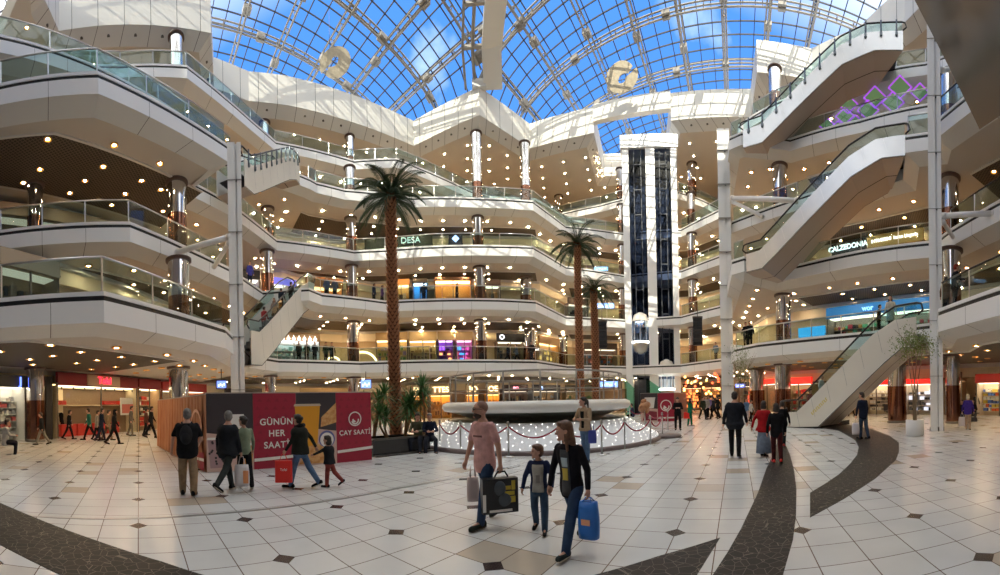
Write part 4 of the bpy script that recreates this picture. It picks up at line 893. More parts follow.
# fig trees in white pots
def ftree(base, h, cw, label, potr=.36, poth=.62, seed=2, pot=True, nl=900, ch=1.2):
    rnd = random.Random(seed); root = empty('potted_tree', base, label, 'potted tree'); 
    if pot:
        m = MB(); m.lathe(base, [(0, 0), (potr * .95, 0), (potr, .03), (potr, poth), (potr * .88, poth), (potr * .88, poth - .06), (0, poth - .06)], 28); part('pot', m, mat('pot_white', (.74, .74, .74), .5), root)
    m = MB(); top = base + Vector((0, 0, h - ch * .7)); brs = []
    for k_ in range(4):
        an = k_ * 1.6; e = top + Vector((math.cos(an) * cw * .3, math.sin(an) * cw * .3, rnd.uniform(0, .3))); m.tube([base + Vector((math.cos(an) * .05, math.sin(an) * .05, poth - .1)), base.lerp(top, .5) + Vector((math.cos(an + 1) * .08, math.sin(an + 1) * .08, 0)), e], [.03, .024, .014], 6); brs.append(e)
        for q in range(5):
            t = e + Vector((rnd.uniform(-1, 1) * cw * .5, rnd.uniform(-1, 1) * cw * .5, rnd.uniform(0, ch * .7))); m.tube([e, t], [.012, .004], 4, False); brs.append(t)
    part('trunk', m, mat('fig_bark', (.30, .22, .14), .9), root); m = MB(); cen = base + Vector((0, 0, h - ch * .45))
    for q in range(nl):
        v = Vector((rnd.gauss(0, .42), rnd.gauss(0, .42), rnd.gauss(0, .30))); c = cen + Vector((v.x * cw * .75, v.y * cw * .75, v.z * ch)); d = Vector((rnd.uniform(-1, 1), rnd.uniform(-1, 1), rnd.uniform(-1.2, .3))).normalized(); leaf_quad(m, c, c + d * .10, .022, Vector((rnd.uniform(-1, 1), rnd.uniform(-1, 1), 1)).normalized())
    part('foliage', m, noisy('fig_leaf', (.14, .20, .05), (.26, .32, .10), 5, .6), root)
b = flr(915, 435.5); ftree(b, at_d(915, 333, math.hypot(b.x, b.y)).z, 1.25, 'potted fig tree in a white tub under the right gallery', nl=1500, ch=.95)
b = at_xz(742.5, 22, 0); b.z = 0; ftree(b, at_d(744, 347, 22).z, 1.0, 'slender leafy tree just right of the middle pillar', .3, .5, 5, True, 700, 2.3)

# ---------------------------------------------------------------- speakers, screens
def speaker(x, y0, y1, dist, w, label):
    a = at_d(x, y0, dist); bq = at_d(x, y1, dist); hgt = a.z - bq.z; d = Vector((a.x, a.y, 0)).normalized(); X = Vector((d.y, -d.x, 0)); root = empty('line_array_speaker', (a.x, a.y, bq.z), label, 'loudspeaker', 'hanging black line array speakers'); n = 8
    for i in range(n):
        m = MB(); z = bq.z + hgt * (i + .5) / n; tl = .04 * (n - i) / n; m.box((a.x + d.x * .3 - d.x * tl, a.y + d.y * .3 - d.y * tl, z), (w, .55, hgt / n * .92), X); cbn = part('cabinet', m, BLKM, root)
        m = MB(); m.box((a.x + d.x * .0, a.y + d.y * .0, z), (w * .9, .03, hgt / n * .6), X); m.build('grille', mat('speaker_grille', (.03, .03, .032), .7), cbn)
    m = MB(); m.box((a.x + d.x * .3, a.y + d.y * .3, a.z + .08), (w * 1.1, .7, .1), X); m.tube([(a.x + d.x * .3, a.y + d.y * .3, a.z + .1), (a.x + d.x * .3, a.y + d.y * .3, a.z + 1.1)], .03, 6); part('bracket', m, DSTEEL, root)
speaker(602, 322, 348, 31, .75, 'black line array speaker hanging right of the palm pair'); speaker(697.5, 318, 345, 31, .75, 'black line array speaker hanging right of the lift tower')
def screen(x0, x1, y0, y1, dist, label, col, img=None, es=1.0, tilt=0):
    a = at_d(x0, y1, dist); b_ = at_d(x1, y1 , dist); t = at_d(x0, y0, dist); h_ = t.z - a.z; c = (a + b_) / 2; X = (b_ - a); X.z = 0; w_ = X.length; X.normalize(); Nn = Vector((X.y, -X.x, 0)); root = empty('hanging_screen', (c.x, c.y, a.z), label, 'screen')
    m = MB(); m.box(c + Vector((0, 0, h_ / 2)), (w_ + .08, .12, h_ + .08), X); part('housing', m, BLKM, root)
    m = MB(); m.box(c + Vector((0, 0, h_ / 2)) + Nn * .065, (w_, .012, h_), X); part('display', m, mat('display_%d' % (1000 * col[0] + 100 * col[2]), col, .4, emit=col, es=es), root)
    for i in range(4): m = MB(); m.box(c + Nn * .074 + X * w_ * (-.3 + .2 * i) + Vector((0, 0, h_ * (.35 + .15 * (i % 2)))), (w_ * .13, .004, h_ * .3), X); part('picture', m, mat('picture_white', (.8, .85, 1), .4, emit=(.8, .85, 1), es=.8), root)
    m = MB(); m.tube([c + Vector((0, 0, h_)), c + Vector((0, 0, h_ + .6))], .03, 6); part('hanger', m, DSTEEL, root)
screen(217, 226, 381, 388, 19, 'small blue screen hanging above the hoarding near the left pillar', (.12, .2, .9)); screen(735.5, 745, 384, 387.5, 24, 'thin blue screen under the first gallery beside the middle pillar', (.2, .25, .9))
screen(361, 371, 380, 388, 27, 'blue screen above the right end of the hoarding', (.15, .25, .85)); screen(600, 618, 381.5, 387, 31, 'wide blue screen above the stage left of the lift tower', (.2, .35, .95)); screen(595, 614, 303.5, 308.5, 38.5, 'long sky-blue screen on the second gallery near the lift', (.25, .45, .95))
screen(594, 608, 267, 271, 44, 'pale blue screen on the third gallery left of the lift tower', (.3, .5, .95), tilt=1)
# ---------------------------------------------------------------- shops along the back walls
def cm(c, e=0., r=.5):
    n = 'paint_%d_%d_%d_%d' % (int(c[0] * 999), int(c[1] * 999), int(c[2] * 999), int(e * 10)); return mat(n, c, r, emit=c if e else None, es=e)
def glow(c, e): return cm(c, e)
def shop(l, x0, x1, label, head=(.4, .02, .03), hz=(2.6, 3.2), inner=(.8, .72, .55), lum=5., words=None, wcol=(1, .9, .8), wsize=.5, wes=6., wx=.5, stock=None, rows=4, depth=1.1, plate=None, posts=2, headglow=0, hgt=None, bold=.01, warm=(1, .85, .62)):
    a = wallpt(l, x0, depth + .35); b = wallpt(l, x1, depth + .35); z = Z[l]; A = Vector((a.x, a.y, z)); B = Vector((b.x, b.y, z)); X = B - A; L_ = X.length; X.normalize(); Nn = Vector((X.y, -X.x, 0))
    if Nn.dot(A) > 0: Nn = -Nn
    IN = -Nn; c = (A + B) / 2; root = empty('shopfront', A, label, 'shop', 'shopfronts')
    def bx(m, u0, u1, v0, v1, z0, z1): m.box(A + X * ((u0 + u1) / 2) + IN * ((v0 + v1) / 2) + Vector((0, 0, (z0 + z1) / 2)), (abs(u1 - u0), abs(v1 - v0), z1 - z0), X)
    top = hgt or hz[1]
    m = MB(); bx(m, 0, L_, -.1, .12, hz[0], hz[1]); part('header', m, cm(head, headglow * .35), root)
    m = MB(); bx(m, .02, L_ - .02, depth, depth + .05, 0.02, hz[0] + .1); part('back_panel', m, cm(inner), root)
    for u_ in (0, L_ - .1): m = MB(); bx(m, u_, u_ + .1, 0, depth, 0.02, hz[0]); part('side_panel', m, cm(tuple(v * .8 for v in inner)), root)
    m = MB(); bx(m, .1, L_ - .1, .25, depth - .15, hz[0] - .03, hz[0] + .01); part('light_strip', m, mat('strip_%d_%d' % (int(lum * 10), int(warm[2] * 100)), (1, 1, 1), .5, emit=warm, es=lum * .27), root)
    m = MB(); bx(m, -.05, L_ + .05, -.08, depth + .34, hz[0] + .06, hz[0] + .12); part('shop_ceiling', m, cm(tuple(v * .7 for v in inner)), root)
    for k_ in range(posts + 1):
        m = MB(); u = .04 + (L_ - .08) * k_ / max(posts, 1); bx(m, u - .035, u + .035, -.03, .05, 0.02, hz[0]); part('door_frame', m, DSTEEL, root)
    m = MB(); bx(m, .1, L_ - .1, -.01, .01, .1, hz[0] - .05); part('shop_glass', m, SHOPG, root)
    if words:
        if plate: m = MB(); bx(m, L_ * wx - plate[0] / 2, L_ * wx + plate[0] / 2, -.16, -.1, hz[0] + plate[1], hz[1] - plate[1]); part('sign_plate', m, cm(plate[2], plate[3] if len(plate) > 3 else 0), root)
        text('sign_lettering', words, wsize, glow(wcol, wes * .26), A + X * (L_ * wx) - IN * .19 + Vector((0, 0, (hz[0] + hz[1]) / 2)), X, root=root, ext=.03, bold=bold)
    if stock:
        rnd = random.Random(int(x0)); bins = [MB() for _ in stock]
        for r_ in range(rows):
            zz = .35 + (hz[0] - .7) * r_ / rows; sh = MB(); bx(sh, .15, L_ - .15, depth - .4, depth, zz - .03, zz); part('shelf', sh, cm(tuple(min(1, v * 1.05) for v in inner)), root)
            u = .2
            while u < L_ - .35:
                w_ = rnd.uniform(.12, .34); h_ = rnd.uniform(.14, (hz[0] - .9) / rows); q = rnd.randrange(len(stock)); bx(bins[q], u, u + w_, depth - .36, depth - .1, zz, zz + h_); u += w_ + rnd.uniform(.02, .14)
        for q, cc in enumerate(stock):
            if bins[q].v: o = part('stock', bins[q], cm(cc[:3], cc[3] if len(cc) > 3 else 0), root); o['kind'] = 'stuff'
    return root, A, X, IN, L_
R_ = (.62, .02, .02); W_ = (.8, .78, .74); K_ = (.03, .03, .035)
# ground floor, left
shop(0, -30, 26, 'white-lit shop with full shelves and blue script sign at the far left', (.012, .012, .014), (2.75, 3.35), (.78, .78, .76), 7, 'J', (.12, .2, 1), .55, 5, .86, [W_, (.5, .08, .08), (.3, .3, .32), (.55, .5, .45)], 6)
rt, A, X, IN, L_ = shop(0, 57, 137, 'red and cream cookware shop with a glowing pink-red sign', (.20, .008, .015), (2.95, 3.68), (.86, .72, .48), 7, 'Tefal', (1, .03, .06), .60, 4, .52, None, 4, plate=(2.9, .04, (.45, .32, .20)), warm=(1, .82, .52), bold=.005)
m = MB()
for u in (.2, 1.5, 2.8, 4.1): m.box(A + X * (u + 1.2) + IN * .8 + Vector((0, 0, .38)), (1.15, .4, .7), X)
part('cabinet', m, cm((.62, .03, .02)), rt)
for u, w_ in ((1.0, .35), (5.0, 1.0), (6.2, .5)):
    m = MB(); m.box(A + X * u + IN * .75 + Vector((0, 0, 2.0)), (w_ * 1.2, .3, .24), X); part('pan_set', m, cm((.60, .03, .02)), rt)
m = MB(); m.box(A + X * 3.2 + IN * .9 + Vector((0, 0, 1.84)), (5.6, .35, .06), X); part('wall_shelf', m, cm((.8, .65, .42)), rt)
for u in (1.6, 3.0, 4.3): m = MB(); m.lathe(A + X * u + IN * .75 + Vector((0, 0, .76)), [(0, 0), (.12, 0), (.13, .22), (.04, .26), (.03, .36), (0, .36)], 10); part('kettle', m, CHROME, rt)
m = MB(); m.box(A + X * 6.6 + IN * .3 + Vector((0, 0, 1.75)), (1.9, .04, 1.15), X); part('poster', m, cm((.75, .72, .68)), rt)
m = MB(); m.box(A + X * 6.6 + IN * .27 + Vector((0, 0, 1.6)), (1.6, .03, .6), X); part('poster_print', m, cm((.65, .16, .12)), rt)
for i in range(9): m = MB(); m.lathe(A + X * (.6 + i * .9) + IN * .3 + Vector((0, 0, 2.75)), [(.05, 0), (.05, .15)], 8); part('track_spot', m, DSTEEL, rt)
shop(0, 138.5, 160, 'red-shelved right half of the cookware shop behind the passers-by', (.20, .008, .015), (2.95, 3.68), (.85, .62, .38), 7, None, stock=[(.6, .04, .03), (.5, .1, .05), W_, K_], rows=6, warm=(1, .75, .45))
shop(0, 162, 206, 'dim shop with red signboard above the orange hoarding', (.34, .01, .015), (2.9, 3.6), (.45, .16, .08), 4, None, stock=[R_, K_], rows=4)
m = MB(); a = wallpt(0, 47, 1.2); m.prism([(a.x - .45, a.y - .2), (a.x + .3, a.y - .2), (a.x + .3, a.y + .2), (a.x - .45, a.y + .2)], 0, 3.4); tag(m.build('dark_pilaster', mat('pilaster_dark', (.02, .015, .015), .5)), 'dark pilaster between the two left shops', 'pilaster')
# ground floor, behind the stage
shop(0, 225, 262, 'dark kiosk behind the hoarding beside the white pillar', (.03, .02, .02), (2.7, 3.3), (.25, .14, .08), 2.5, None, stock=[K_, (.3, .15, .06)])
shop(0, 300, 352, 'warm wooden shop behind the red hoarding', (.50, .34, .16), (2.7, 3.3), (.55, .36, .16), 5, None, stock=[(.5, .3, .1), (.2, .1, .05)])
for x0, x1, wd, lb in ((406, 428, 'ES', 'amber-lit shop window behind the yuccas, leftmost of the pair of amber shops'), (430, 452, 'TTES', 'amber-lit shop window behind the stage railing with glowing letters'), (466, 479, 'BO', 'small amber shop window at the middle behind the stage'), (486, 500, 'OE', 'small amber shop window behind the bald man')):
    shop(0, x0, x1, lb, (.32, .25, .17), (2.3, 3.5), (.75, .42, .12), 10, wd, (1, .78, .40), .75, 5, .5, [(.6, .3, .08), (.25, .12, .05)], 3, warm=(1, .62, .22))
shop(0, 503, 528, 'dark shop with small pink screen behind the stage', (.05, .03, .03), (2.6, 3.3), (.12, .07, .06), 2.5, 'IBO', (1, .3, .4), .35, 5, .5, [K_, (.3, .2, .1)], 3)
shop(0, 533, 560, 'dark shop with striped grey shutters behind the stage', (.03, .03, .04), (2.6, 3.3), (.12, .13, .16), 3, 'b', (.3, .5, 1), .45, 5, .3, [(.2, .22, .26), K_], 5)
shop(0, 566, 600, 'dim leafy cafe front behind the right palms', (.06, .05, .03), (2.6, 3.3), (.2, .15, .08), 2.5, None, stock=[(.1, .2, .08), (.3, .2, .1)], rows=4)
# ground floor, right
shop(0, 683, 702, 'street end shop with scattered red lamps right of the lift tower', (.12, .05, .03), (2.7, 3.3), (.35, .18, .08), 5, None, stock=[(.8, .2, .05, 1.5), (.5, .3, .1), K_], rows=5, warm=(1, .6, .3))
shop(0, 703, 721, 'amber shop front left of the middle pillar', (.15, .06, .03), (2.7, 3.3), (.40, .22, .10), 5, None, stock=[(.7, .25, .06, 1.0), (.5, .3, .1), K_], rows=5, warm=(1, .6, .3))
shop(0, 738, 757, 'dark shop with hanging red round sign beside the fig tree', (.05, .03, .03), (2.7, 3.2), (.25, .14, .08), 4, None, stock=[(.6, .1, .05, .6), K_], rows=4)
shop(0, 759, 776, 'cream shop with a glowing red canopy left of the ground escalator', (1, .03, .02), (2.75, 3.25), (.45, .30, .18), 5, None, stock=[(.5, .3, .2), K_], rows=4, headglow=1.2)
shop(0, 786, 812, 'cream shop with glowing red canopy seen through the escalator railing', (1, .03, .02), (2.6, 3.2), (.45, .32, .18), 5, None, stock=[(.5, .3, .2), R_], rows=4, headglow=1.2)
shop(0, 864, 889, 'shoe shop with long glowing red fascia left of the dark column', (1, .02, .015), (2.35, 2.75), (.70, .58, .42), 7, None, stock=[(.3, .25, .22), W_, K_], rows=6, headglow=1.3)
shop(0, 903, 933, 'electronics shop with glowing red fascia behind the fig tree', (1, .02, .015), (2.35, 2.75), (.70, .60, .50), 6, None, stock=[K_, (.1, .1, .12), (.5, .5, .6, .8)], rows=4, headglow=1.3)
shop(0, 945, 962, 'narrow shop with pink-red vertical sign right of the right pillar', (.12, .09, .06), (2.5, 3.2), (.5, .3, .15), 5, 'o', (1, .05, .02), .6, 6, .7, [(.6, .2, .1), K_], 5)
shop(0, 976, 1024, 'toy-coloured shop with red signboards at the far right', (.45, .015, .012), (2.35, 3.0), (.78, .62, .45), 7, None, (.9, .1, .05), .4, 2, .3, [(.9, .15, .04), (.1, .2, .6), (.8, .6, .1), W_], 6)
# first gallery
shop(1, 268, 321, 'bright white cafe counter with a row of bulbs on the first gallery', (.38, .24, .12), (2.5, 3.2), (.62, .64, .62), 7, None, stock=[W_, (.3, .3, .3), (.2, .35, .3)], rows=4, warm=(1, .95, .9))
shop(1, 377, 409, 'flower-hung golden shop on the first gallery right of the tall palm', (.5, .34, .16), (2.6, 3.3), (.70, .48, .22), 6, None, stock=[(.12, .25, .08), (.6, .35, .1), (.3, .2, .4)], rows=4, warm=(1, .75, .4))
shop(1, 410, 438, 'golden boutique with a warm amber front on the first gallery', (.55, .40, .20), (2.5, 3.3), (.70, .50, .26), 6, None, (1, .85, .5), .55, 4, .5, [(.4, .25, .1), (.2, .12, .1)], 3, warm=(1, .75, .4))
shop(1, 439, 455, 'shop window with purple video wall on the first gallery, left of the pink one', (.45, .33, .18), (2.5, 3.3), (.35, .12, .5), 4, None, stock=[(.4, .1, .8, 1.2), (.2, .05, .4), K_, (.9, .3, .1, 2)], rows=4, warm=(.8, .55, 1))
shop(1, 457, 474, 'shop window with pink and blue video wall on the first gallery', (.45, .33, .18), (2.5, 3.3), (.5, .15, .35), 4, None, (1, .9, .7), .4, 4, .8, [(.8, .1, .4, .8), (.1, .4, .9, .9), (.7, .1, .2, .6)], rows=4, warm=(1, .6, .8))
shop(1, 498, 525, 'dark-fronted shop with a white round logo on the first gallery', (.012, .012, .013), (2.4, 3.2), (.25, .16, .08), 3.5, 'O', (1, 1, 1), .6, 5, .18, [K_, (.35, .2, .1)], 3)
shop(1, 540, 560, 'amber restaurant front on the first gallery near the palm pair', (.3, .18, .08), (2.4, 3.1), (.60, .36, .14), 6, None, stock=[(.3, .15, .05), (.7, .4, .1, 1)], rows=3, warm=(1, .65, .3))
shop(1, 585, 618, 'dim shop on the first gallery between palms and lift', (.06, .04, .03), (2.4, 3.1), (.2, .12, .08), 3, None, stock=[(.5, .1, .05), (.1, .2, .4), K_], rows=3)
rt, A, X, IN, L_ = shop(1, 828, 935, 'long shop under a glowing blue fascia with pale letters on the first gallery', (.02, .17, .45), (2.35, 3.1), (.30, .26, .24), 5, 'wor', (.25, .65, .9), .5, 2.5, .42, [(.6, .3, .1), W_, (.5, .05, .1), (.1, .5, .3), K_], 4, headglow=.75)
shop(1, 800, 826, 'short angled end of the blue-lit shop on the right first gallery', (.03, .35, .75), (1.2, 1.9), (.2, .15, .12), 3, None, stock=[(.3, .2, .15), K_], rows=2, headglow=1.2)
shop(1, 0, 60, 'plain shop with dark banner on the near left first gallery', (.45, .36, .25), (2.6, 3.3), (.30, .22, .14), .8, None, stock=[K_, (.2, .15, .1)], rows=3)
# second gallery
shop(2, 225, 262, 'blue-lit shop with white figures on the second gallery left of the escalator', (.02, .02, .03), (2.5, 3.2), (.4, .38, .5), 5, None, stock=[(.1, .1, .6), W_, (.5, .2, .1)], rows=4)
shop(2, 272, 298, 'violet and blue neon shop at the head of the left escalator', (.2, .2, .9), (2.2, 2.7), (.4, .3, .4), 5, None, stock=[(.3, .3, 1, 2), (.8, .3, .6, 1), W_], rows=3, headglow=.8)
shop(2, 308, 345, 'orange-lit shop on the second gallery left of the column', (.35, .16, .05), (2.4, 3.2), (.65, .30, .10), 6, None, stock=[(.6, .25, .06, .6), (.2, .1, .05)], rows=4, warm=(1, .6, .25))
shop(2, 395, 412, 'orange-signed shop on the second gallery right of the tall palm', (.9, .35, .08), (2.9, 3.4), (.70, .45, .20), 7, None, stock=[(.1, .08, .08), W_], rows=3, headglow=.8, warm=(1, .7, .35))
shop(2, 415, 430, 'shop window with sky-blue poster on the second gallery', (.10, .08, .06), (3.0, 3.4), (.10, .45, .85), 8, None, warm=(.6, .85, 1))
shop(2, 437, 474, 'bright orange boutique at the middle of the second gallery', (.20, .10, .05), (3.2, 3.5), (.85, .42, .14), 10, None, (.5, .2, .05), .3, 1, .4, None, warm=(1, .66, .30))
shop(2, 486, 503, 'dark shop beside the orange boutique on the second gallery', (.08, .05, .04), (2.8, 3.3), (.3, .16, .08), 4, None, stock=[K_, (.5, .25, .1)], rows=3)
shop(2, 570, 590, 'dim shop with white display on the second gallery behind the palms', (.06, .04, .03), (2.5, 3.2), (.25, .2, .18), 3, None, stock=[W_, K_], rows=3)
shop(2, 834, 868, 'lingerie shop with white capital letters on black on the right second gallery', (.010, .009, .010), (2.35, 3.2), (.75, .45, .18), 7, 'CALZEDONIA', (.85, 1, 1), .50, 3, .5, warm=(1, .65, .3))
shop(2, 870, 925, 'brass-fronted shop with small cream lettering on the right second gallery', (.45, .30, .10), (2.35, 3.2), (.75, .45, .18), 7, 'INTIMISSIMI  Italian Lingerie', (1, .95, .85), .30, 3, .5, warm=(1, .65, .3))
shop(2, 0, 120, 'cream storefront band on the near left second gallery', (.22, .16, .11), (2.6, 3.3), (.2, .15, .1), .6, None)
# third gallery
shop(3, 368, 436, 'dark green shopfront with four white capital letters on the third gallery', (.045, .055, .045), (2.35, 3.25), (.35, .30, .22), 4, 'DESA', (.6, .78, .7), .80, 2, .68, bold=.0)
shop(3, 452, 466, 'dark shopfront with white-blue diamond logo on the third gallery', (.03, .035, .06), (2.35, 3.25), (.35, .30, .22), 4, '◆', (.4, .6, 1), .7, 5, .5)
shop(3, 205, 240, 'glass-fronted shop on the third gallery behind the left pillar', (.3, .3, .3), (2.5, 3.2), (.5, .5, .45), 5, None, stock=[W_, K_], rows=3)
# windows at the back of the right third gallery: blue daylight
p = [(750, 188), (806, 172)]
def bulbs(l, x0, x1, z, n, lab, mt, r=.14, inset=1.75):
    for i in range(n):
        a = wallpt(l, x0 + (x1 - x0) * (i + .5) / n, inset); m = MB(); m.ell((a.x, a.y, Z[l] + z), (r, r, r), 10, 7); m.tube([(a.x, a.y, Z[l] + z + r), (a.x, a.y, Z[l] + z + r + .15)], .03, 6); o = m.build('globe_lamp', mt, origin=(a.x, a.y, Z[l] + z)); tag(o, lab, 'lamp', lab + ' group')
bulbs(1, 271, 319, 2.62, 9, 'round white globe lamp in the row over the white cafe counter', glow((1, .95, .88), 1.6))
rnd = random.Random(5)
for i in range(34):
    x = rnd.uniform(684, 720); a = at_xz(x, rnd.uniform(31, 40), rnd.uniform(1.9, 3.6)); m = MB(); m.ell(a, (.11, .11, .11), 8, 6); o = m.build('red_lantern' if i % 2 else 'amber_lantern', glow((1, .10, .03), 2) if i % 2 else glow((1, .5, .12), 3), origin=a); tag(o, 'small glowing red lantern in the far mall street' if i % 2 else 'small glowing amber lantern in the far mall street', 'lantern', 'lanterns in the far mall street')
# golden arch over the shop beside the tall palm
a = wallpt(1, 349, 2.4); b = wallpt(1, 378, 2.4); ct = Vector(((a.x + b.x) / 2, (a.y + b.y) / 2, Z[1] + .2)); Xv = Vector((b.x - a.x, b.y - a.y, 0)); rr_ = Xv.length / 2; Xv.normalize()
m = MB(); m.tube([ct + Xv * rr_ * math.cos(math.pi * t / 20) + Vector((0, 0, rr_ * .98 * math.sin(math.pi * t / 20))) for t in range(21)], .09, 8); tag(m.build('light_arch', glow((1, .72, .30), 2.5), origin=ct), 'glowing golden arch beside the tall palm on the first gallery', 'arch light')
a = wallpt(1, 326, 2.4); b = wallpt(1, 342, 2.4); ct = Vector(((a.x + b.x) / 2, (a.y + b.y) / 2, Z[1] + .2)); Xv = Vector((b.x - a.x, b.y - a.y, 0)); rr_ = Xv.length / 2; Xv.normalize()
m = MB(); m.tube([ct + Xv * rr_ * math.cos(math.pi * t / 20) + Vector((0, 0, rr_ * 1.1 * math.sin(math.pi * t / 20))) for t in range(21)], .08, 8); tag(m.build('light_arch', glow((1, .72, .30), 2.5), origin=ct), 'smaller golden arch left of the column on the first gallery', 'arch light')
# pattern of coloured diamonds in the ceiling of the right fourth gallery
rt = empty('diamond_ceiling', at_z(880, 105, 22.6), 'ceiling with green diamonds edged in purple light on the right fourth gallery', 'ceiling light')
for x, y, s in ((900, 87, 1), (875, 97, 1), (848, 104, .9), (893, 102, 1), (868, 110, 1), (845, 116, .9), (824, 112, .9), (920, 92, .8), (826, 124, .8), (855, 122, .8), (838, 127, .7)):
    c = at_z(x, y, 22.75); d = Vector((c.x, c.y, 0)).normalized(); X = Vector((d.y, -d.x, 0)); q = [c + X * .80 * s, c + d * 1.0 * s, c - X * .80 * s, c - d * 1.0 * s]
    m = MB(); m.extr(q, (0, 0, .03)); part('green_pane', m, glow((.10, .20, .09), .3), rt)
    m = MB()
    for i in range(4): m.bar(q[i] - Vector((0, 0, .03)), q[(i + 1) % 4] - Vector((0, 0, .03)), .09, .05)
    part('purple_edge', m, glow((.42, .10, .75), .35), rt)
# lettering on the ground escalator's side
A_, B_ = flr(783, 427), at_z(916, 316, 4.95); D_ = Vector((B_.x - A_.x, B_.y - A_.y, 0)); LL = D_.length; D_.normalize()
sl = (4.8 + .12 - .75) / (LL - 2.2); dr = (D_ + Vector((0, 0, sl))).normalized(); up_ = (Vector((0, 0, 1)) - dr * dr.z).normalized()
mm_ = MB(); o_ = Vector((A_.x, A_.y, 0)) + D_ * 1.9 + Vector((0, 0, .68)) + D_.cross(Vector((0, 0, 1))) * .012
for i in range(10): c_p = o_ + dr * (i * .12); mm_.box(c_p + up_ * .07, (.05, .004, .15), dr, up_); mm_.box(c_p + dr * .03 + up_ * (.0 + .14 * (i % 2)), (.07, .004, .03), dr, up_)
o = mm_.build('lettering', cm((.62, .50, .08)))
tag(o, 'small yellow lettering along the side of the ground escalator', 'lettering')
# black kerb under the foot of the escalator
m = MB(); q = Vector((A_.x, A_.y, 0)) + D_ * 1.3; m.box(q + Vector((-D_.y, D_.x, 0)) * 1.6 + Vector((0, 0, .12)), (1.9, 2.9, .24), D_); tag(m.build('escalator_plinth', BLKM), 'black plinth under the foot of the ground escalator', 'plinth')
# litter bin and benches
def bench(p, rz, label, n=4):
    root = empty('bench', p, label, 'bench', None); root.rotation_euler = (0, 0, 0); c, s_ = math.cos(rz), math.sin(rz)
    def T(x, y, z): return Vector((p.x + c * x - s_ * y, p.y + s_ * x + c * y, z))
    for i in range(n):
        u = (i - (n - 1) / 2) * .55; m = MB(); m.box(T(u, 0, .44), (.5, .5, .05), (c, s_, 0)); part('seat', m, BLKM, root); m = MB(); m.box(T(u, .27, .70), (.5, .04, .45), (c, s_, 0)); part('backrest', m, BLKM, root)
    m = MB(); m.bar(T(-n * .28, 0, .38), T(n * .28, 0, .38), .06); part('beam', m, DSTEEL, root)
    for u in (-n * .22, n * .22): m = MB(); m.bar(T(u, 0, 0), T(u, 0, .38), .06); m.bar(T(u, -.25, .02), T(u, .3, .02), .05); part('leg', m, DSTEEL, root)
bench(flr(2, 434.5), R(60), 'black waiting bench at the far left with a seated person', 2)
bench(flr(968, 421), R(-20), 'black waiting bench behind the right pillar', 3)
bench(flr(893, 417), R(0), 'black waiting bench in front of the dark column', 3)
def bin_(p, label): root = empty('litter_bin', p, label, 'litter bin'); m = MB(); m.lathe(p, [(0, 0), (.24, 0), (.26, .75), (.24, .78), (.2, .7), (0, .7)], 20); part('body', m, DSTEEL, root); m = MB(); m.lathe(p, [(.265, .7), (.265, .74)], 20); part('rim', m, STEEL, root)
bin_(flr(22, 434), 'dark litter bin beside the speckled column at left'); bin_(flr(27, 434), 'second dark litter bin against the speckled column')
m = MB(); c = flr(666, 437); m.lathe(c, [(.62, 0), (.66, .04), (.6, .12), (0, .14)], 28); tag(m.build('round_plinth', mat('base_plum', (.16, .12, .12), .5), origin=c), 'low round plum plinth at the right tip of the stage', 'plinth')
def ice(p): root = empty('croissant_figure', p, 'brown swirled display figure behind the stage tip', 'display figure'); m = MB(); m.tube([p + Vector((0, 0, .0)), p + Vector((0, 0, .8))], .04, 8); part('stand', m, STEEL, root); m = MB(); m.tube([p + Vector((.22 * math.cos(t * 1.2) * (1 - t / 14), .22 * math.sin(t * 1.2) * (1 - t / 14), .85 + t * .07)) for t in range(11)], [.2, .24, .26, .27, .26, .25, .22, .2, .17, .13, .07], 12); part('swirl', m, noisy('swirl_brown', (.30, .12, .05), (.5, .25, .12), 6, .35), root)
ice(flr(645, 424))
# ---------------------------------------------------------------- people
SKIN = mat('skin', (.50, .27, .19), .55); SKIN2 = mat('skin_tan', (.38, .20, .13), .55); EYEM = mat('eye_dark', (.02, .015, .015), .2); LIP = mat('lip', (.40, .14, .12), .5)
def fab(c, r=.85): return noisy('cloth_%d_%d_%d' % tuple(int(v * 999) for v in c), c, tuple(v * .72 for v in c), 9, r, bump=.15, spec=.12)
DENIM = fab((.035, .065, .13)); JEANB = fab((.10, .17, .30)); BLK = fab((.012, .012, .014)); NAVY = fab((.018, .025, .05)); KHAKI = fab((.34, .23, .14)); GREYC = fab((.10, .10, .11))
HAIRB = noisy('hair_dark', (.015, .010, .008), (.035, .022, .016), 30, .6); HAIRBR = noisy('hair_brown', (.16, .07, .035), (.09, .04, .02), 30, .5); HAIRG = noisy('hair_grey', (.12, .11, .10), (.20, .19, .18), 30, .6)
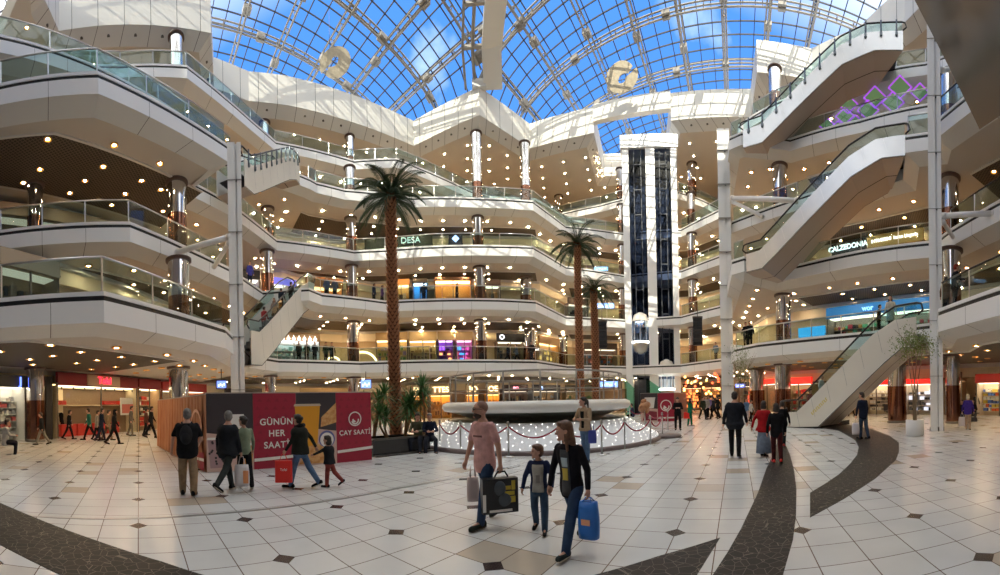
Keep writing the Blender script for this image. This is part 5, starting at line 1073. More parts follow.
def skel(H, pose):
    P = dict(lean=.015, legs=((18, 6, 0), (-16, 14, 20)), arms=((-18, 8, 14, 0), (16, 8, 18, 0)), sit=False); P.update(pose)
    J = {}; th, sh = .245 * H, .245 * H; an = .042 * H; hips = .052 * H
    for i, s in enumerate((-1, 1)):
        a, k, pt = P['legs'][i][:3]; sp = P['legs'][i][3] if len(P['legs'][i]) > 3 else 0
        hp = Vector((s * hips, 0, 0)); a_, k_ = R(a), R(a - k); kn = hp + Vector((s * math.sin(R(sp)) * th, math.sin(a_) * th, -math.cos(a_) * th * math.cos(R(sp)))); ank = kn + Vector((0, math.sin(k_) * sh, -math.cos(k_) * sh))
        fd = Vector((s * .12, math.cos(R(pt)), -math.sin(R(pt)))).normalized(); heel = ank + Vector((0, 0, -an * .6)) - fd * .035 * H; toe = ank + fd * .108 * H + Vector((0, 0, -an * .6))
        J[s] = dict(hip=hp, knee=kn, ank=ank, heel=heel, toe=toe, fd=fd)
    lo = min(min(J[s]['heel'].z, J[s]['toe'].z) for s in (-1, 1)) - .020 * H
    up = Vector((0, 0, -lo if 'z0' not in P else P['z0']))
    for s in (-1, 1):
        for k in ('hip', 'knee', 'ank', 'heel', 'toe'): J[s][k] = J[s][k] + up
    pel = up.copy(); ln = P['lean'] * H; ch = pel + Vector((0, ln, .285 * H)); J['pel'] = pel; J['ch'] = ch; J['neck'] = ch + Vector((0, ln * .15, .036 * H)); 
    sw = .116 * H * P.get('sw', 1)
    for i, s in enumerate((-1, 1)):
        a, ab, e, inn = P['arms'][i]; shd = ch + Vector((s * sw, 0, 0)); ua = Vector((s * math.sin(R(ab)), math.sin(R(a)) * math.cos(R(ab)), -math.cos(R(a)) * math.cos(R(ab))))
        el = shd + ua * .168 * H; fa = Vector((s * math.sin(R(ab)) * .6 - s * math.sin(R(inn)), math.sin(R(a + e)) * math.cos(R(inn)), -math.cos(R(a + e)) * math.cos(R(inn)))).normalized(); wr = el + fa * .145 * H
        J[s].update(sh=shd, el=el, wr=wr, fa=fa, hand=wr + fa * .055 * H)
    hy, hpi = P.get('head', (0, 0)); J['hrot'] = Matrix.Rotation(R(-hy), 3, 'Z') @ Matrix.Rotation(R(hpi), 3, 'X'); J['hc'] = J['neck'] + Vector((0, .012 * H, .0)) + J['hrot'] @ Vector((0, .010 * H, .080 * H * (1 + (P.get('hs', 1.1) - 1) * .5))); J['P'] = P; J['H'] = H
    J['top'] = J['hc'].z + .068 * H
    return J
def vox(o, size, sm=4):
    r = o.modifiers.new('remesh', 'REMESH'); r.mode = 'VOXEL'; r.voxel_size = size; r.use_smooth_shade = True
    s = o.modifiers.new('smooth', 'SMOOTH'); s.factor = .5; s.iterations = sm
def torso(m, J, z0, z1, wid, dep, H, belly=0.):
    """ellipse rings from height fraction z0 to z1 measured from the pelvis (in H)"""
    rows = [(-.10, .070, .055), (-.05, .088, .062), (.0, .090, .062), (.06, .080 + belly * .4, .056 + belly), (.12, .080 + belly * .4, .054 + belly), (.19, .092, .060), (.25, .100, .058), (.285, .088, .050), (.31, .045, .040), (.335, .030, .032)]
    rows = [r for r in rows if z0 - 1e-6 <= r[0] <= z1 + 1e-6]; vs = []; n = 20
    for t, rx, ry in rows:
        c = J['pel'].lerp(J['ch'], max(0, min(1.2, t / .285))); c = Vector((c.x, c.y, J['pel'].z + t * H))
        for k in range(n): a = 2 * math.pi * k / n; vs.append(c + Vector(((rx * wid) * H * math.cos(a), (ry * dep) * H * math.sin(a), 0)))
    fs = [(i * n + k, i * n + (k + 1) % n, (i + 1) * n + (k + 1) % n, (i + 1) * n + k) for i in range(len(rows) - 1) for k in range(n)] + [tuple(range(n - 1, -1, -1)), tuple((len(rows) - 1) * n + k for k in range(n))]
    m.add(vs, fs, True)
def hand(m, J, s, H, curl=35):
    wr = J[s]['wr']; fa = J[s]['fa']; side = Vector((1, 0, 0)) - fa * fa.x; side.normalize(); nrm = fa.cross(side).normalized()     # palm faces the thigh
    pal = side.cross(fa).normalized(); fw = pal if pal.y > 0 else -pal; inn = Vector((-s, 0, 0)); inn = (inn - fa * inn.dot(fa)).normalized()
    base = wr + fa * .048 * H; m.capsule(wr, wr + fa * .022 * H, .017 * H, .019 * H, 8)
    for q in (-1.4, -.5, .5, 1.4): m.capsule(wr + fa * .012 * H + fw * q * .0085 * H, base + fw * q * .0095 * H, .0092 * H, .0085 * H, 6)
    for q, ln in ((-1.5, .032), (-.5, .040), (.5, .043), (1.5, .038)):
        b = base + fw * q * .0098 * H; d1 = (fa * math.cos(R(curl)) + inn * math.sin(R(curl))).normalized(); d2 = (fa * math.cos(R(curl * 2.2)) + inn * math.sin(R(curl * 2.2))).normalized(); p1 = b + d1 * ln * .5 * H; p2 = p1 + d2 * ln * .5 * H
        m.capsule(b, p1, .0062 * H, .0056 * H, 6); m.capsule(p1, p2, .0056 * H, .0048 * H, 6)
    t0 = wr + fa * .014 * H + fw * .014 * H; t1 = t0 + (fa * .7 + fw * .7 + inn * .3).normalized() * .022 * H; m.capsule(t0, t1, .0078 * H, .0066 * H, 6); m.capsule(t1, t1 + (fa + inn * .5 + fw * .15).normalized() * .018 * H, .0064 * H, .0052 * H, 6)
def person(pos, psi, H, label, pose={}, skin=None, top=None, legs=None, shoe=None, hair='short', hairm=None, sleeve='long', hem=-.05, wid=1., dep=1., belly=0., skirt=None, coat=None, vx=.012, extra=None, female=False, group=None, detail=True, soles=None):
    skin = skin or SKIN; J = skel(H, pose)
    root = empty('person', pos, label, 'person', group, -psi); F_ = .90 if female else 1.
    m = MB(); torso(m, J, -.10, .335, wid * F_ * .93, dep * .93, H, belly)
    for s in (-1, 1):
        j = J[s]; m.capsule(j['hip'], j['knee'], .048 * H * F_, .031 * H, 10); m.capsule(j['knee'], j['ank'], .030 * H, .019 * H, 10); m.capsule(j['ank'], j['toe'] + Vector((0, 0, .012 * H)), .019 * H, .014 * H, 8)
        m.capsule(j['sh'] + Vector((-s * .02 * H, 0, -.005 * H)), j['el'], .033 * H * F_, .025 * H * F_, 10); m.capsule(j['el'], j['wr'], .0245 * H * F_, .0155 * H, 8); hand(m, J, s, H, pose.get('curl', 35))
    hc, hr = J['hc'], J['hrot']; m.capsule(J['neck'] - Vector((0, 0, .03 * H)), hc - Vector((0, .01 * H, .025 * H)), .031 * H * F_, .029 * H * F_, 12)
    H0 = H; hs = pose.get('hs', 1.1)
    def hp(x, y, z): return hc + hr @ Vector((x * H0 * hs, y * H0 * hs, z * H0 * hs))
    m.ell(hp(0, 0, .012), (.043 * H * hs, .053 * H * hs, .052 * H * hs), 16, 12, hr); m.ell(hp(0, .012, -.026), (.034 * H * hs, .038 * H * hs, .036 * H * hs), 14, 9, hr); m.capsule(hp(0, .048, .012), hp(0, .059, -.010), .0055 * H * hs, .0085 * H * hs, 6); m.ell(hp(0, .044, -.050), (.016 * H * hs, .012 * H * hs, .011 * H * hs), 8, 6, hr)
    for s in (-1, 1): m.ell(hp(s * .043, -.002, -.004), (.006 * H * hs, .012 * H * hs, .017 * H * hs), 8, 6, hr)
    if detail: m.capsule(hp(-.02, .046, .018), hp(.02, .046, .018), .006 * H * hs, .006 * H * hs, 6)
    o = m.build('body', skin, root); vox(o, vx, 3)
    if detail:
        for s in (-1, 1):
            m = MB(); m.ell(hp(s * .017, .0475, .006), (.0065 * H * hs, .004 * H * hs, .0045 * H * hs), 8, 6, hr); m.build('eye', EYEM, root)
            m = MB(); m.capsule(hp(s * .010, .0525, .019), hp(s * .026, .048, .019), .0028 * H * hs, .002 * H * hs, 6); m.build('eyebrow', hairm or HAIRB, root)
        m = MB(); m.capsule(hp(-.011, .0475, -.030), hp(.011, .0475, -.030), .004 * H * hs, .004 * H * hs, 6); m.build('mouth', LIP, root)
    # hair
    hm = hairm or HAIRB; m = MB()
    if hair != 'bald':
        m.ell(hp(0, -.008, .024), (.0475 * H * hs, .053 * H * hs, .050 * H * hs), 16, 12, hr); m.ell(hp(0, -.020, -.002), (.0465 * H * hs, .042 * H * hs, .048 * H * hs), 14, 9, hr); m.ell(hp(0, .022, .050), (.034 * H * hs, .028 * H * hs, .020 * H * hs), 12, 8, hr)
        if hair == 'bob': m.ell(hp(0, -.022, -.028), (.054 * H * hs, .044 * H * hs, .052 * H * hs), 14, 9, hr)
        if hair == 'long':
            m.ell(hp(0, -.020, -.030), (.054 * H * hs, .042 * H * hs, .060 * H * hs), 14, 9, hr); m.capsule(hp(-.018, -.030, -.05), hp(-.02, -.045, -.155), .032 * H * hs, .020 * H * hs, 10); m.capsule(hp(.022, -.028, -.05), hp(.03, -.035, -.165), .034 * H * hs, .020 * H * hs, 10); m.capsule(hp(.045, .0, -.03), hp(.05, .015, -.14), .016 * H * hs, .010 * H * hs, 8); m.capsule(hp(-.045, .0, -.03), hp(-.045, .005, -.12), .015 * H * hs, .010 * H * hs, 8)
        if hair == 'pony': m.ell(hp(0, -.062, .012), (.018 * H * hs, .022 * H * hs, .020 * H * hs), 10, 7, hr); m.capsule(hp(0, -.068, .0), hp(.0, -.075, -.09), .019 * H * hs, .010 * H * hs, 8)
        if hair == 'bun': m.ell(hp(0, -.060, .018), (.027 * H * hs, .026 * H * hs, .026 * H * hs), 10, 7, hr)
        if hair == 'scarf': m.ell(hp(0, -.010, -.030), (.058 * H * hs, .055 * H * hs, .055 * H * hs), 14, 9, hr); m.ell(hp(0, -.005, -.075), (.07 * H * hs, .05 * H * hs, .03 * H * hs), 12, 7, hr)
        o = m.build('headscarf' if hair == 'scarf' else 'hair', hm, root); vox(o, vx * .8, 2)
    else:
        m.ell(hp(0, -.006, .020), (.0442 * H * hs, .0515 * H * hs, .0485 * H * hs), 16, 12, hr); o = m.build('stubble_hair', mat('stubble', (.22, .12, .09), .7), root)
        m = MB(); m.ell(hp(0, .018, -.037), (.0345 * H * hs, .036 * H * hs, .028 * H * hs), 14, 9, hr); m.build('beard', mat('beard_dark', (.05, .03, .022), .9), root)
        for s in (-1, 1): m = MB(); m.ell(hp(s * .019, .054, .004), (.017 * H * hs, .004 * H * hs, .012 * H * hs), 10, 7, hr); m.build('sunglass_lens', mat('lens_dark', (.01, .01, .012), .15), root)
        m = MB(); m.capsule(hp(-.04, .046, .008), hp(.04, .046, .008), .003 * H * hs, .003 * H * hs, 6)
        for s in (-1, 1): m.capsule(hp(s * .04, .046, .008), hp(s * .046, -.005, .008), .0026 * H * hs, .0026 * H * hs, 6)
        m.build('sunglass_frame', BLKM, root)
    # trousers or bare legs
    if legs is not None:
        m = MB(); torso(m, J, -.10, .06, wid * F_ * 1.02, dep * 1.04, H, belly * .6)
        for s in (-1, 1):
            j = J[s]; lw = pose.get('lw', 1.1); m.capsule(j['hip'] + Vector((0, 0, -.01 * H)), j['knee'], .051 * H * F_ * min(lw, 1.15), .039 * H * lw, 12); m.capsule(j['knee'], j['ank'].lerp(j['knee'], .0), .040 * H * lw, .031 * H * lw, 10)
        o = m.build('trousers', legs, root); vox(o, vx, 4)
    if skirt is not None:
        m = MB(); c = J['pel']; m.lathe((c.x, c.y, 0), [(.085 * H, c.z + .02 * H), (.10 * H, c.z - .08 * H), (.13 * H, c.z - .25 * H), (.145 * H, .075 * H), (.13 * H, .075 * H), (.05 * H, c.z)], 24, sy=.85); m.build('skirt', skirt, root)
    for s in (-1, 1):
        j = J[s]; sm_ = shoe or BLK; m = MB(); a = j['heel'] + Vector((0, 0, .012 * H)); b = j['toe'] + Vector((0, 0, .004 * H)); m.capsule(a, b, .027 * H, .023 * H, 10); m.capsule(a + Vector((0, 0, .012 * H)), j['ank'] - Vector((0, 0, .008 * H)), .024 * H, .023 * H, 8); o = m.build('shoe', sm_, root); vox(o, vx, 2)
        m = MB(); m.tube([a - j['fd'] * .022 * H - Vector((0, 0, .020 * H)), a - Vector((0, 0, .020 * H)), b - Vector((0, 0, .014 * H)), b + j['fd'] * .018 * H - Vector((0, 0, .012 * H))], [.018 * H, .026 * H, .025 * H, .012 * H], 8, True, .35); m.build('sole', soles or BLKM, o)
    # upper garment
    tp = top or GREYC; m = MB(); th = 1.06 if sleeve == 'short' else 1.12; th *= (1.05 if coat else 1)
    torso(m, J, -.10 if hem < -.07 else (-.05 if hem < 0 else .0), .31, wid * F_ * th, dep * th, H, belly)
    if coat: c = J['pel']; m.lathe((c.x, c.y + .0, 0), [(.02, c.z + .02 * H), (.100 * H * wid, c.z + .0 * H), (.112 * H * wid, c.z - coat * .5 * H), (.120 * H * wid, c.z - coat * H), (.02, c.z - coat * H)], 20, sy=.75)
    for s in (-1, 1):
        j = J[s]; sr_ = .037 * H * F_ * (1.12 if coat else 1); e = j['el']
        if sleeve == 'short': m.capsule(j['sh'] + Vector((-s * .022 * H, 0, -.008 * H)), j['sh'].lerp(e, .72), sr_, .033 * H * F_, 10)
        else: m.capsule(j['sh'] + Vector((-s * .022 * H, 0, -.008 * H)), e, sr_, .031 * H * F_, 10); m.capsule(e, e.lerp(j['wr'], .92), .030 * H * F_, .024 * H * F_, 10)
    if sleeve != 'short': m.capsule(J['neck'] + Vector((-.02 * H, -.004 * H, -.02 * H)), J['neck'] + Vector((.02 * H, -.004 * H, -.02 * H)), .030 * H, .030 * H, 8)
    o = m.build('shirt' if sleeve == 'short' else ('coat' if coat else 'jacket'), tp, root); vox(o, vx, 4)
    J['root'] = root; J['hp'] = hp; J['tw'] = (wid * F_ * th, dep * th, belly)
    M = Matrix.Translation(root.location) @ Matrix.Rotation(-psi, 4, 'Z'); J['W'] = lambda v: M @ Vector(v); J['dir'] = lambda v: (M.to_3x3() @ Vector(v))
    return J
def at_floor(x, y, ytop):
    p = flr(x, y); d = math.hypot(p.x, p.y); return p, at_d(x, ytop, d).z, (x - 500) / F
def front_patch(J, mt, name, w0, w1, z0, z1, off=1.0, dep=1.):
    """a panel lying on the front of the garment; w: half width as a share of the body's half width"""
    rows = [(-.10, .070, .055), (-.05, .088, .062), (.0, .090, .062), (.06, .080, .056), (.12, .080, .054), (.19, .092, .060), (.25, .100, .058), (.285, .088, .050)]
    m = MB(); H = J['H']; vs = []; n = 10; rws = 9; wd, dp, be = J['tw']
    def prof(t):
        for p, q in zip(rows[:-1], rows[1:]):
            if p[0] <= t <= q[0]: k = (t - p[0]) / (q[0] - p[0]); return p[1] + (q[1] - p[1]) * k, p[2] + (q[2] - p[2]) * k
        return rows[-1][1:]
    for i in range(rws):
        t = z0 + (z1 - z0) * i / (rws - 1); c = J['pel'].lerp(J['ch'], max(0, t / .285)); ww = w0 + (w1 - w0) * i / (rws - 1); rx, ry = prof(t); rx *= wd; ry *= dp
        for k in range(n + 1):
            u = (-1 + 2 * k / n) * ww; vs.append(Vector((c.x + u * rx * H, c.y + math.sqrt(max(0, 1 - u * u)) * ry * H + .012 * (off - .9) * 5, J['pel'].z + t * H)))
    m.add(vs, [(i * (n + 1) + k, i * (n + 1) + k + 1, (i + 1) * (n + 1) + k + 1, (i + 1) * (n + 1) + k) for i in range(rws - 1) for k in range(n)], True); o = m.build(name, mt, J['root']); sm = o.modifiers.new('thick', 'SOLIDIFY'); sm.thickness = .006; return o
def carrier(top, w, h, d, xdir, mt, name, label, cat='bag', taper=.1, handle=.16, hm=None, sag=True):
    root = empty(name, top - Vector((0, 0, handle + h)), label, cat); X = Vector(xdir).normalized(); Y = Vector((-X.y, X.x, 0)); c = top - Vector((0, 0, handle)); m = MB(); rows = 6; vs = []; n = 16
    for i in range(rows + 1):
        t = i / rows; k = (1 - taper + taper * t) * (1 + (.12 * math.sin(math.pi * t) if sag else 0))
        for q in range(n):
            a = 2 * math.pi * q / n; e = .35 if not sag else .7; cx = math.copysign(abs(math.cos(a)) ** e, math.cos(a)); sy = math.copysign(abs(math.sin(a)) ** e, math.sin(a)); vs.append(c + X * (cx * w / 2 * k) + Y * (sy * d / 2 * k) - Vector((0, 0, h * t)))
    m.add(vs, [(i * n + q, i * n + (q + 1) % n, (i + 1) * n + (q + 1) % n, (i + 1) * n + q) for i in range(rows) for q in range(n)] + [tuple(range(n - 1, -1, -1)), tuple(rows * n + q for q in range(n))], sag); part('body', m, mt, root)
    m = MB()
    for s in (-1, 1): m.tube([c + X * (-w * .22) + Y * s * d * .3, top + Y * s * .008 - X * .03 , top + Y * s * .008 + X * .03, c + X * (w * .22) + Y * s * d * .3], .006, 6)
    part('handle', m, hm or mt, root); return root, c, X, Y
def backpack(J, mt, label, sc=1.):
    H = J['H']; W = J['W']; c = J['pel'].lerp(J['ch'], .62) + Vector((0, -.105 * H, 0)); o = J['root']; root = empty('backpack', W(c - Vector((0, 0, .12 * H))), label, 'backpack'); root.rotation_euler = (0, 0, 0)
    X = J['dir']((1, 0, 0)); m = MB(); m.ell(c, (.075 * H * sc, .045 * H * sc, .115 * H * sc), 16, 12); m.ell(c - Vector((0, .02 * H, .03 * H)), (.058 * H * sc, .042 * H * sc, .07 * H * sc), 14, 9); m.v = [tuple(W(v)) for v in m.v]; part('pack', m, mt, root)
    m = MB()
    for s in (-1, 1):
        m.tube([c + Vector((s * .045 * H, .02 * H, .10 * H)), J['ch'] + Vector((s * .058 * H, -.035 * H, .035 * H)), J['ch'] + Vector((s * .062 * H, .055 * H, .01 * H)), J['ch'] + Vector((s * .07 * H, .062 * H, -.08 * H)), J['ch'] + Vector((s * .09 * H, .0, -.15 * H))], .010 * H, 6)
    m.v = [tuple(W(v)) for v in m.v]; part('strap', m, mt, root)
    m = MB(); m.tube([W(c + Vector((-.02 * H, -.02 * H, .11 * H))), W(c + Vector((0, -.02 * H, .135 * H))), W(c + Vector((.02 * H, -.02 * H, .11 * H)))], .006 * H, 6); part('grab_loop', m, mt, root)

# --- the family in front
PINK = fab((.66, .37, .35)); WHITEC = fab((.62, .60, .56)); RSOLE = mat('rubber_sole', (.10, .08, .06), .7)
p, H, th = at_floor(486, 524, 401)
J = person(p, th + R(228), H, 'man in pink t-shirt, jeans and sunglasses striding with a boxed toy', dict(legs=((15, 4, 0, 2), (-20, 16, 22, 2)), arms=((-8, 12, 8, 0), (4, 10, 14, 0)), head=(32, 2), lean=.01), top=PINK, legs=DENIM, shoe=fab((.03, .035, .025)), hair='bald', sleeve='short', hem=-.08, wid=1.16, dep=1.14, vx=.0085, soles=RSOLE)
front_patch(J, mat('tee_print', (.16, .07, .07), .8), 'shirt_print', .48, .46, .19, .205, .96)
hd = J['W'](J[1]['hand'] if J['W'](J[1]['hand']).x > J['W'](J[-1]['hand']).x else J[-1]['hand'])
X = RV.copy(); X.z = 0; X = (Vector((math.cos(th), -math.sin(th), 0)) + Vector((math.sin(th), math.cos(th), 0)) * .25).normalized(); Nn = Vector((X.y, -X.x, 0))
root = empty('toy_box', hd - Vector((0, 0, .52)), 'black and yellow toy box carried by the man in pink', 'box'); c = hd - X * .03 - Vector((0, 0, .30))
m = MB(); m.box(c, (.47, .14, .44), X); part('carton', m, mat('carton_black', (.02, .02, .022), .35), root)
m = MB(); m.tube([hd + X * -.09 - Vector((0, 0, .07)), hd + X * -.05, hd + X * .05, hd + X * .09 - Vector((0, 0, .07))], .012, 8); part('handle', m, BLKM, root)
m = MB()
for u, v, w_, h_ in ((.12, .03, .13, .05), (.15, -.05, .09, .08), (.10, .10, .07, .05), (.17, .13, .05, .12)): m.box(c + X * u + Vector((0, 0, v)) + Nn * .072, (w_, .004, h_), X)
part('yellow_print', m, mat('print_yellow', (.62, .48, .05), .5), root)
m = MB(); m.ell(c + X * -.02 + Nn * .06 + Vector((0, 0, .10)), (.09, .04, .10), 12, 8); m.ell(c + X * .03 + Nn * .06 + Vector((0, 0, -.05)), (.11, .03, .09), 12, 8); part('toy_window', m, mat('toy_grey', (.06, .075, .09), .4), root)
m = MB(); m.box(c + X * -.215 + Nn * .072 - Vector((0, 0, .08)), (.04, .004, .22), X); m.box(c + X * -.0 + Nn * .072 - Vector((0, 0, .185)), (.30, .004, .03), X); part('white_print', m, WHT, root)
h2 = J['W'](J[-1]['hand'] if J['W'](J[1]['hand']).x > J['W'](J[-1]['hand']).x else J[1]['hand']); carrier(h2 + Vector((.10, .22, -.02)), .17, .34, .12, X, mat('bag_beige', (.50, .40, .38), .5), 'carrier_bag', 'pale plastic bag hanging behind the leg of the man in pink')
p, H, th = at_floor(540, 532, 447)
J2 = person(p, th + R(190), H, 'boy in navy jacket and grey printed t-shirt walking beside his mother', dict(legs=((10, 4, 0, 4), (-12, 10, 12, 4)), arms=((8, 18, 35, 10), (5, 16, 12, 0)), head=(60, 0), lean=.0, hs=1.3, lw=1.2), top=fab((.02, .03, .08)), legs=fab((.05, .09, .15)), shoe=BLK, hair='short', hairm=HAIRBR, hem=-.05, wid=1.08, dep=1.1, vx=.008, soles=RSOLE)
front_patch(J2, fab((.42, .40, .36)), 'shirt_front', .66, .58, -.05, .27, .98); front_patch(J2, mat('boy_print', (.22, .20, .19), .8), 'shirt_print', .24, .24, .06, .15, 1.0)
p, H, th = at_floor(573, 549, 421)
J3 = person(p, th + R(214), H * 1.02, 'long-haired mother in black jacket and jeans striding in front', dict(legs=((26, 8, -6, 2), (-26, 24, 30, 2)), arms=((-4, 14, 16, 0), (2, 10, 10, 0)), head=(45, -6), lean=.03, hs=1.16), top=fab((.014, .013, .018)), legs=DENIM, shoe=fab((.03, .04, .04)), hair='long', hairm=HAIRBR, hem=-.1, female=True, wid=1.12, dep=1.06, vx=.0085, soles=mat('sole_white', (.5, .48, .42), .6))
front_patch(J3, fab((.075, .08, .09)), 'shirt_front', .42, .36, -.08, .27, .98); front_patch(J3, mat('print_amber', (.50, .38, .06), .7), 'shirt_print', .24, .26, .04, .13, 1.03); front_patch(J3, mat('print_pale', (.35, .45, .50), .7), 'shirt_print', .26, .26, .14, .21, 1.03)
hd = max((J3['W'](J3[s]['hand']) for s in (-1, 1)), key=lambda v: v.x)
rt, c, X, Y = carrier(hd, .22, .38, .14, (math.cos(th + .5), -math.sin(th + .5), 0), mat('bag_blue', (.02, .16, .58), .35), 'carrier_bag', 'bright blue plastic bag carried by the mother', taper=.12, handle=.04)
m = MB(); m.box(c - Vector((0, 0, .2)) + Vector((X.y, -X.x, 0)) * .078, (.10, .004, .06), X); part('print', m, mat('bag_print', (.75, .35, .2), .5), rt)
# woman in beige coat behind
p, H, th = at_floor(586, 462, 398)
J4 = person(p, th + R(215), H, 'dark-haired woman in beige coat standing by the stage ropes', dict(legs=((6, 4, 0), (-6, 6, 4)), arms=((20, 10, 75, 35), (20, 10, 75, 35)), head=(35, 0)), top=fab((.42, .30, .20)), legs=JEANB, shoe=BLK, hair='pony', coat=.20, female=True, wid=1.12, vx=.011)
front_patch(J4, BLK, 'shirt_front', .25, .30, .0, .26, 1.0)
carrier(J4['W'](J4['pel'] + Vector((-.2, -.02, .1))), .22, .34, .1, (1, 0, 0), mat('bag_royal', (.04, .06, .35), .5), 'shoulder_bag', 'dark blue bag at the side of the woman in beige')
# --- group by the hoarding
p, H, th = at_floor(188, 495.5, 410)
J = person(p, th + R(8), H, 'heavy man in black t-shirt and khaki trousers with a black backpack', dict(legs=((5, 3, 0, 3), (-3, 4, 3, 5)), arms=((2, 16, 14, 0), (8, 12, 50, 30)), sw=1.12, lw=1.35), skin=SKIN, top=BLK, legs=KHAKI, shoe=BLK, hair='short', hairm=HAIRG, sleeve='short', hem=-.08, wid=1.40, dep=1.5, belly=.014, vx=.011)
backpack(J, fab((.03, .03, .034)), 'black backpack on the heavy man beside the orange hoarding')
p, H, th = at_floor(228, 492, 410)
J = person(p, th + R(35), H, 'grey-haired man in black hooded jacket carrying a white bag', dict(legs=((22, 6, -4), (-28, 22, 34)), arms=((-6, 10, 14, 0), (0, 10, 12, 0)), head=(-30, 0), lean=.02), top=fab((.022, .024, .03)), legs=fab((.035, .04, .04)), shoe=BLK, hair='short', hairm=HAIRG, hem=-.1, wid=1.32, dep=1.35, coat=.05, vx=.011, soles=mat('sole_tan', (.4, .35, .28), .7))
rt, c, X, Y = carrier(J['W'](J[1]['hand']), .28, .40, .16, (math.cos(th), -math.sin(th), 0), mat('bag_white', (.62, .58, .60), .4), 'carrier_bag', 'white and orange plastic bag in the hand of the grey-haired man')
m = MB(); m.box(c - Vector((0, 0, .22)) + Vector((X.y, -X.x, 0)) * .088 + X * .07, (.10, .004, .24), X); part('print', m, mat('bag_orange', (.75, .30, .12), .5), rt)
p, H, th = at_floor(245, 488.5, 416)
person(p, th + R(-12), H, 'woman in pale green top and black trousers with hair in a bun', dict(legs=((16, 5, 0), (-18, 14, 18)), arms=((-8, 10, 16, 0), (10, 8, 22, 0)), head=(-40, 0)), top=fab((.24, .29, .20)), legs=BLK, shoe=BLK, hair='bun', hem=-.06, female=True, wid=1.12, vx=.011, soles=mat('sole_white', (.5, .48, .42), .6))
p, H, th = at_floor(301, 488.5, 414)
J = person(p, th + R(-62), H, 'woman in black puffer coat and blue jeans holding a child by the hand', dict(legs=((18, 5, 0), (-24, 12, 24)), arms=((14, 12, 20, 0), (-34, 18, 8, 0)), lean=.01, head=(8, 0)), top=fab((.022, .024, .020)), legs=JEANB, shoe=BLK, hair='bun', coat=.18, female=True, wid=1.45, dep=1.6, vx=.011, soles=mat('sole_white', (.5, .48, .42), .6))
W = J['W']; m = MB(); Hh = J['H']; m.tube([J['neck'] + Vector((.06 * Hh, .03 * Hh, -.02 * Hh)), J['neck'] + Vector((.05 * Hh, -.04 * Hh, .01 * Hh)), J['neck'] + Vector((-.05 * Hh, -.04 * Hh, .01 * Hh)), J['neck'] + Vector((-.06 * Hh, .03 * Hh, -.02 * Hh))], .030 * Hh, 10); o = m.build('fur_hood', BLK, J['root'])
rt, c, X, Y = carrier(J['W'](J[-1]['hand']) , .34, .42, .13, (math.cos(th), -math.sin(th), 0), mat('bag_red', (.75, .02, .012), .45), 'paper_bag', 'bright red paper bag carried by the woman in the puffer coat', taper=0., handle=.13, sag=False)
Nb = Vector((X.y, -X.x, 0)); text('bag_lettering', 'Tefal', .07, WHT, c - Vector((0, 0, .17)) + Nb * .069, X, root=rt, ext=.001)
p, H, th = at_floor(330, 487, 438)
J = person(p, th + R(-70), H, 'small child in black coat with curly dark hair, arm held out', dict(legs=((8, 5, 0), (-20, 25, 35)), arms=((58, 10, 8, 0), (-8, 10, 10, 0)), lean=.015, hs=1.45, lw=1.25), top=fab((.02, .02, .024)), legs=fab((.28, .06, .05)), shoe=BLK, hair='bob', coat=.12, wid=1.5, dep=1.55, vx=.009)
# seated men on the planter edge
for x, lab, tp, hr_, tx in ((418.5, 'man in olive vest sitting on the planter edge, turned to his neighbour', fab((.10, .11, .07)), HAIRB, 30), (430, 'balding man in dark jacket sitting at the right end of the planter', NAVY, HAIRG, -10)):
    p, H, th = at_floor(x, 451.5, 415); person(p, th + R(180 + tx * .5), 1.68, lab, dict(legs=((80, 82, 0, 10), (76, 82, 0, 12)), arms=((25, 8, 60, 35), (25, 8, 60, 35)), z0=.50, lean=.04, head=(-tx, -12)), top=tp, legs=fab((.03, .035, .05)), shoe=BLK, hair='short', hairm=hr_, vx=.013)
# man in black and woman in green near the lift
p, H, th = at_floor(678, 430, 397.5); person(p, th + R(178), H, 'man all in black with cap looking at his hands near the lift', dict(legs=((2, 2, 0, 4), (-2, 3, 0, 4)), arms=((15, 10, 85, 40), (15, 10, 85, 40)), head=(0, -18)), top=BLK, legs=BLK, shoe=BLK, hair='short', wid=1.15, vx=.014)
p, H, th = at_floor(690, 426, 398.5); J = person(p, th + R(120), H, 'woman in bright green suit holding a red bag near the lift', dict(legs=((6, 3, 0), (-4, 4, 0)), arms=((10, 8, 30, 10), (20, 8, 60, 20)), head=(-40, 0)), top=fab((.012, .17, .09)), legs=fab((.012, .15, .08)), shoe=WHITEC, hair='long', female=True, hem=-.1, wid=1.15, vx=.014, coat=.05)
carrier(at_d(686.4, 410, math.hypot(p.x, p.y) - .1), .34, .36, .12, (math.cos(th), -math.sin(th), 0), MATS['bag_red'], 'paper_bag', 'red bag hanging beside the woman in green', sag=False, handle=.12)
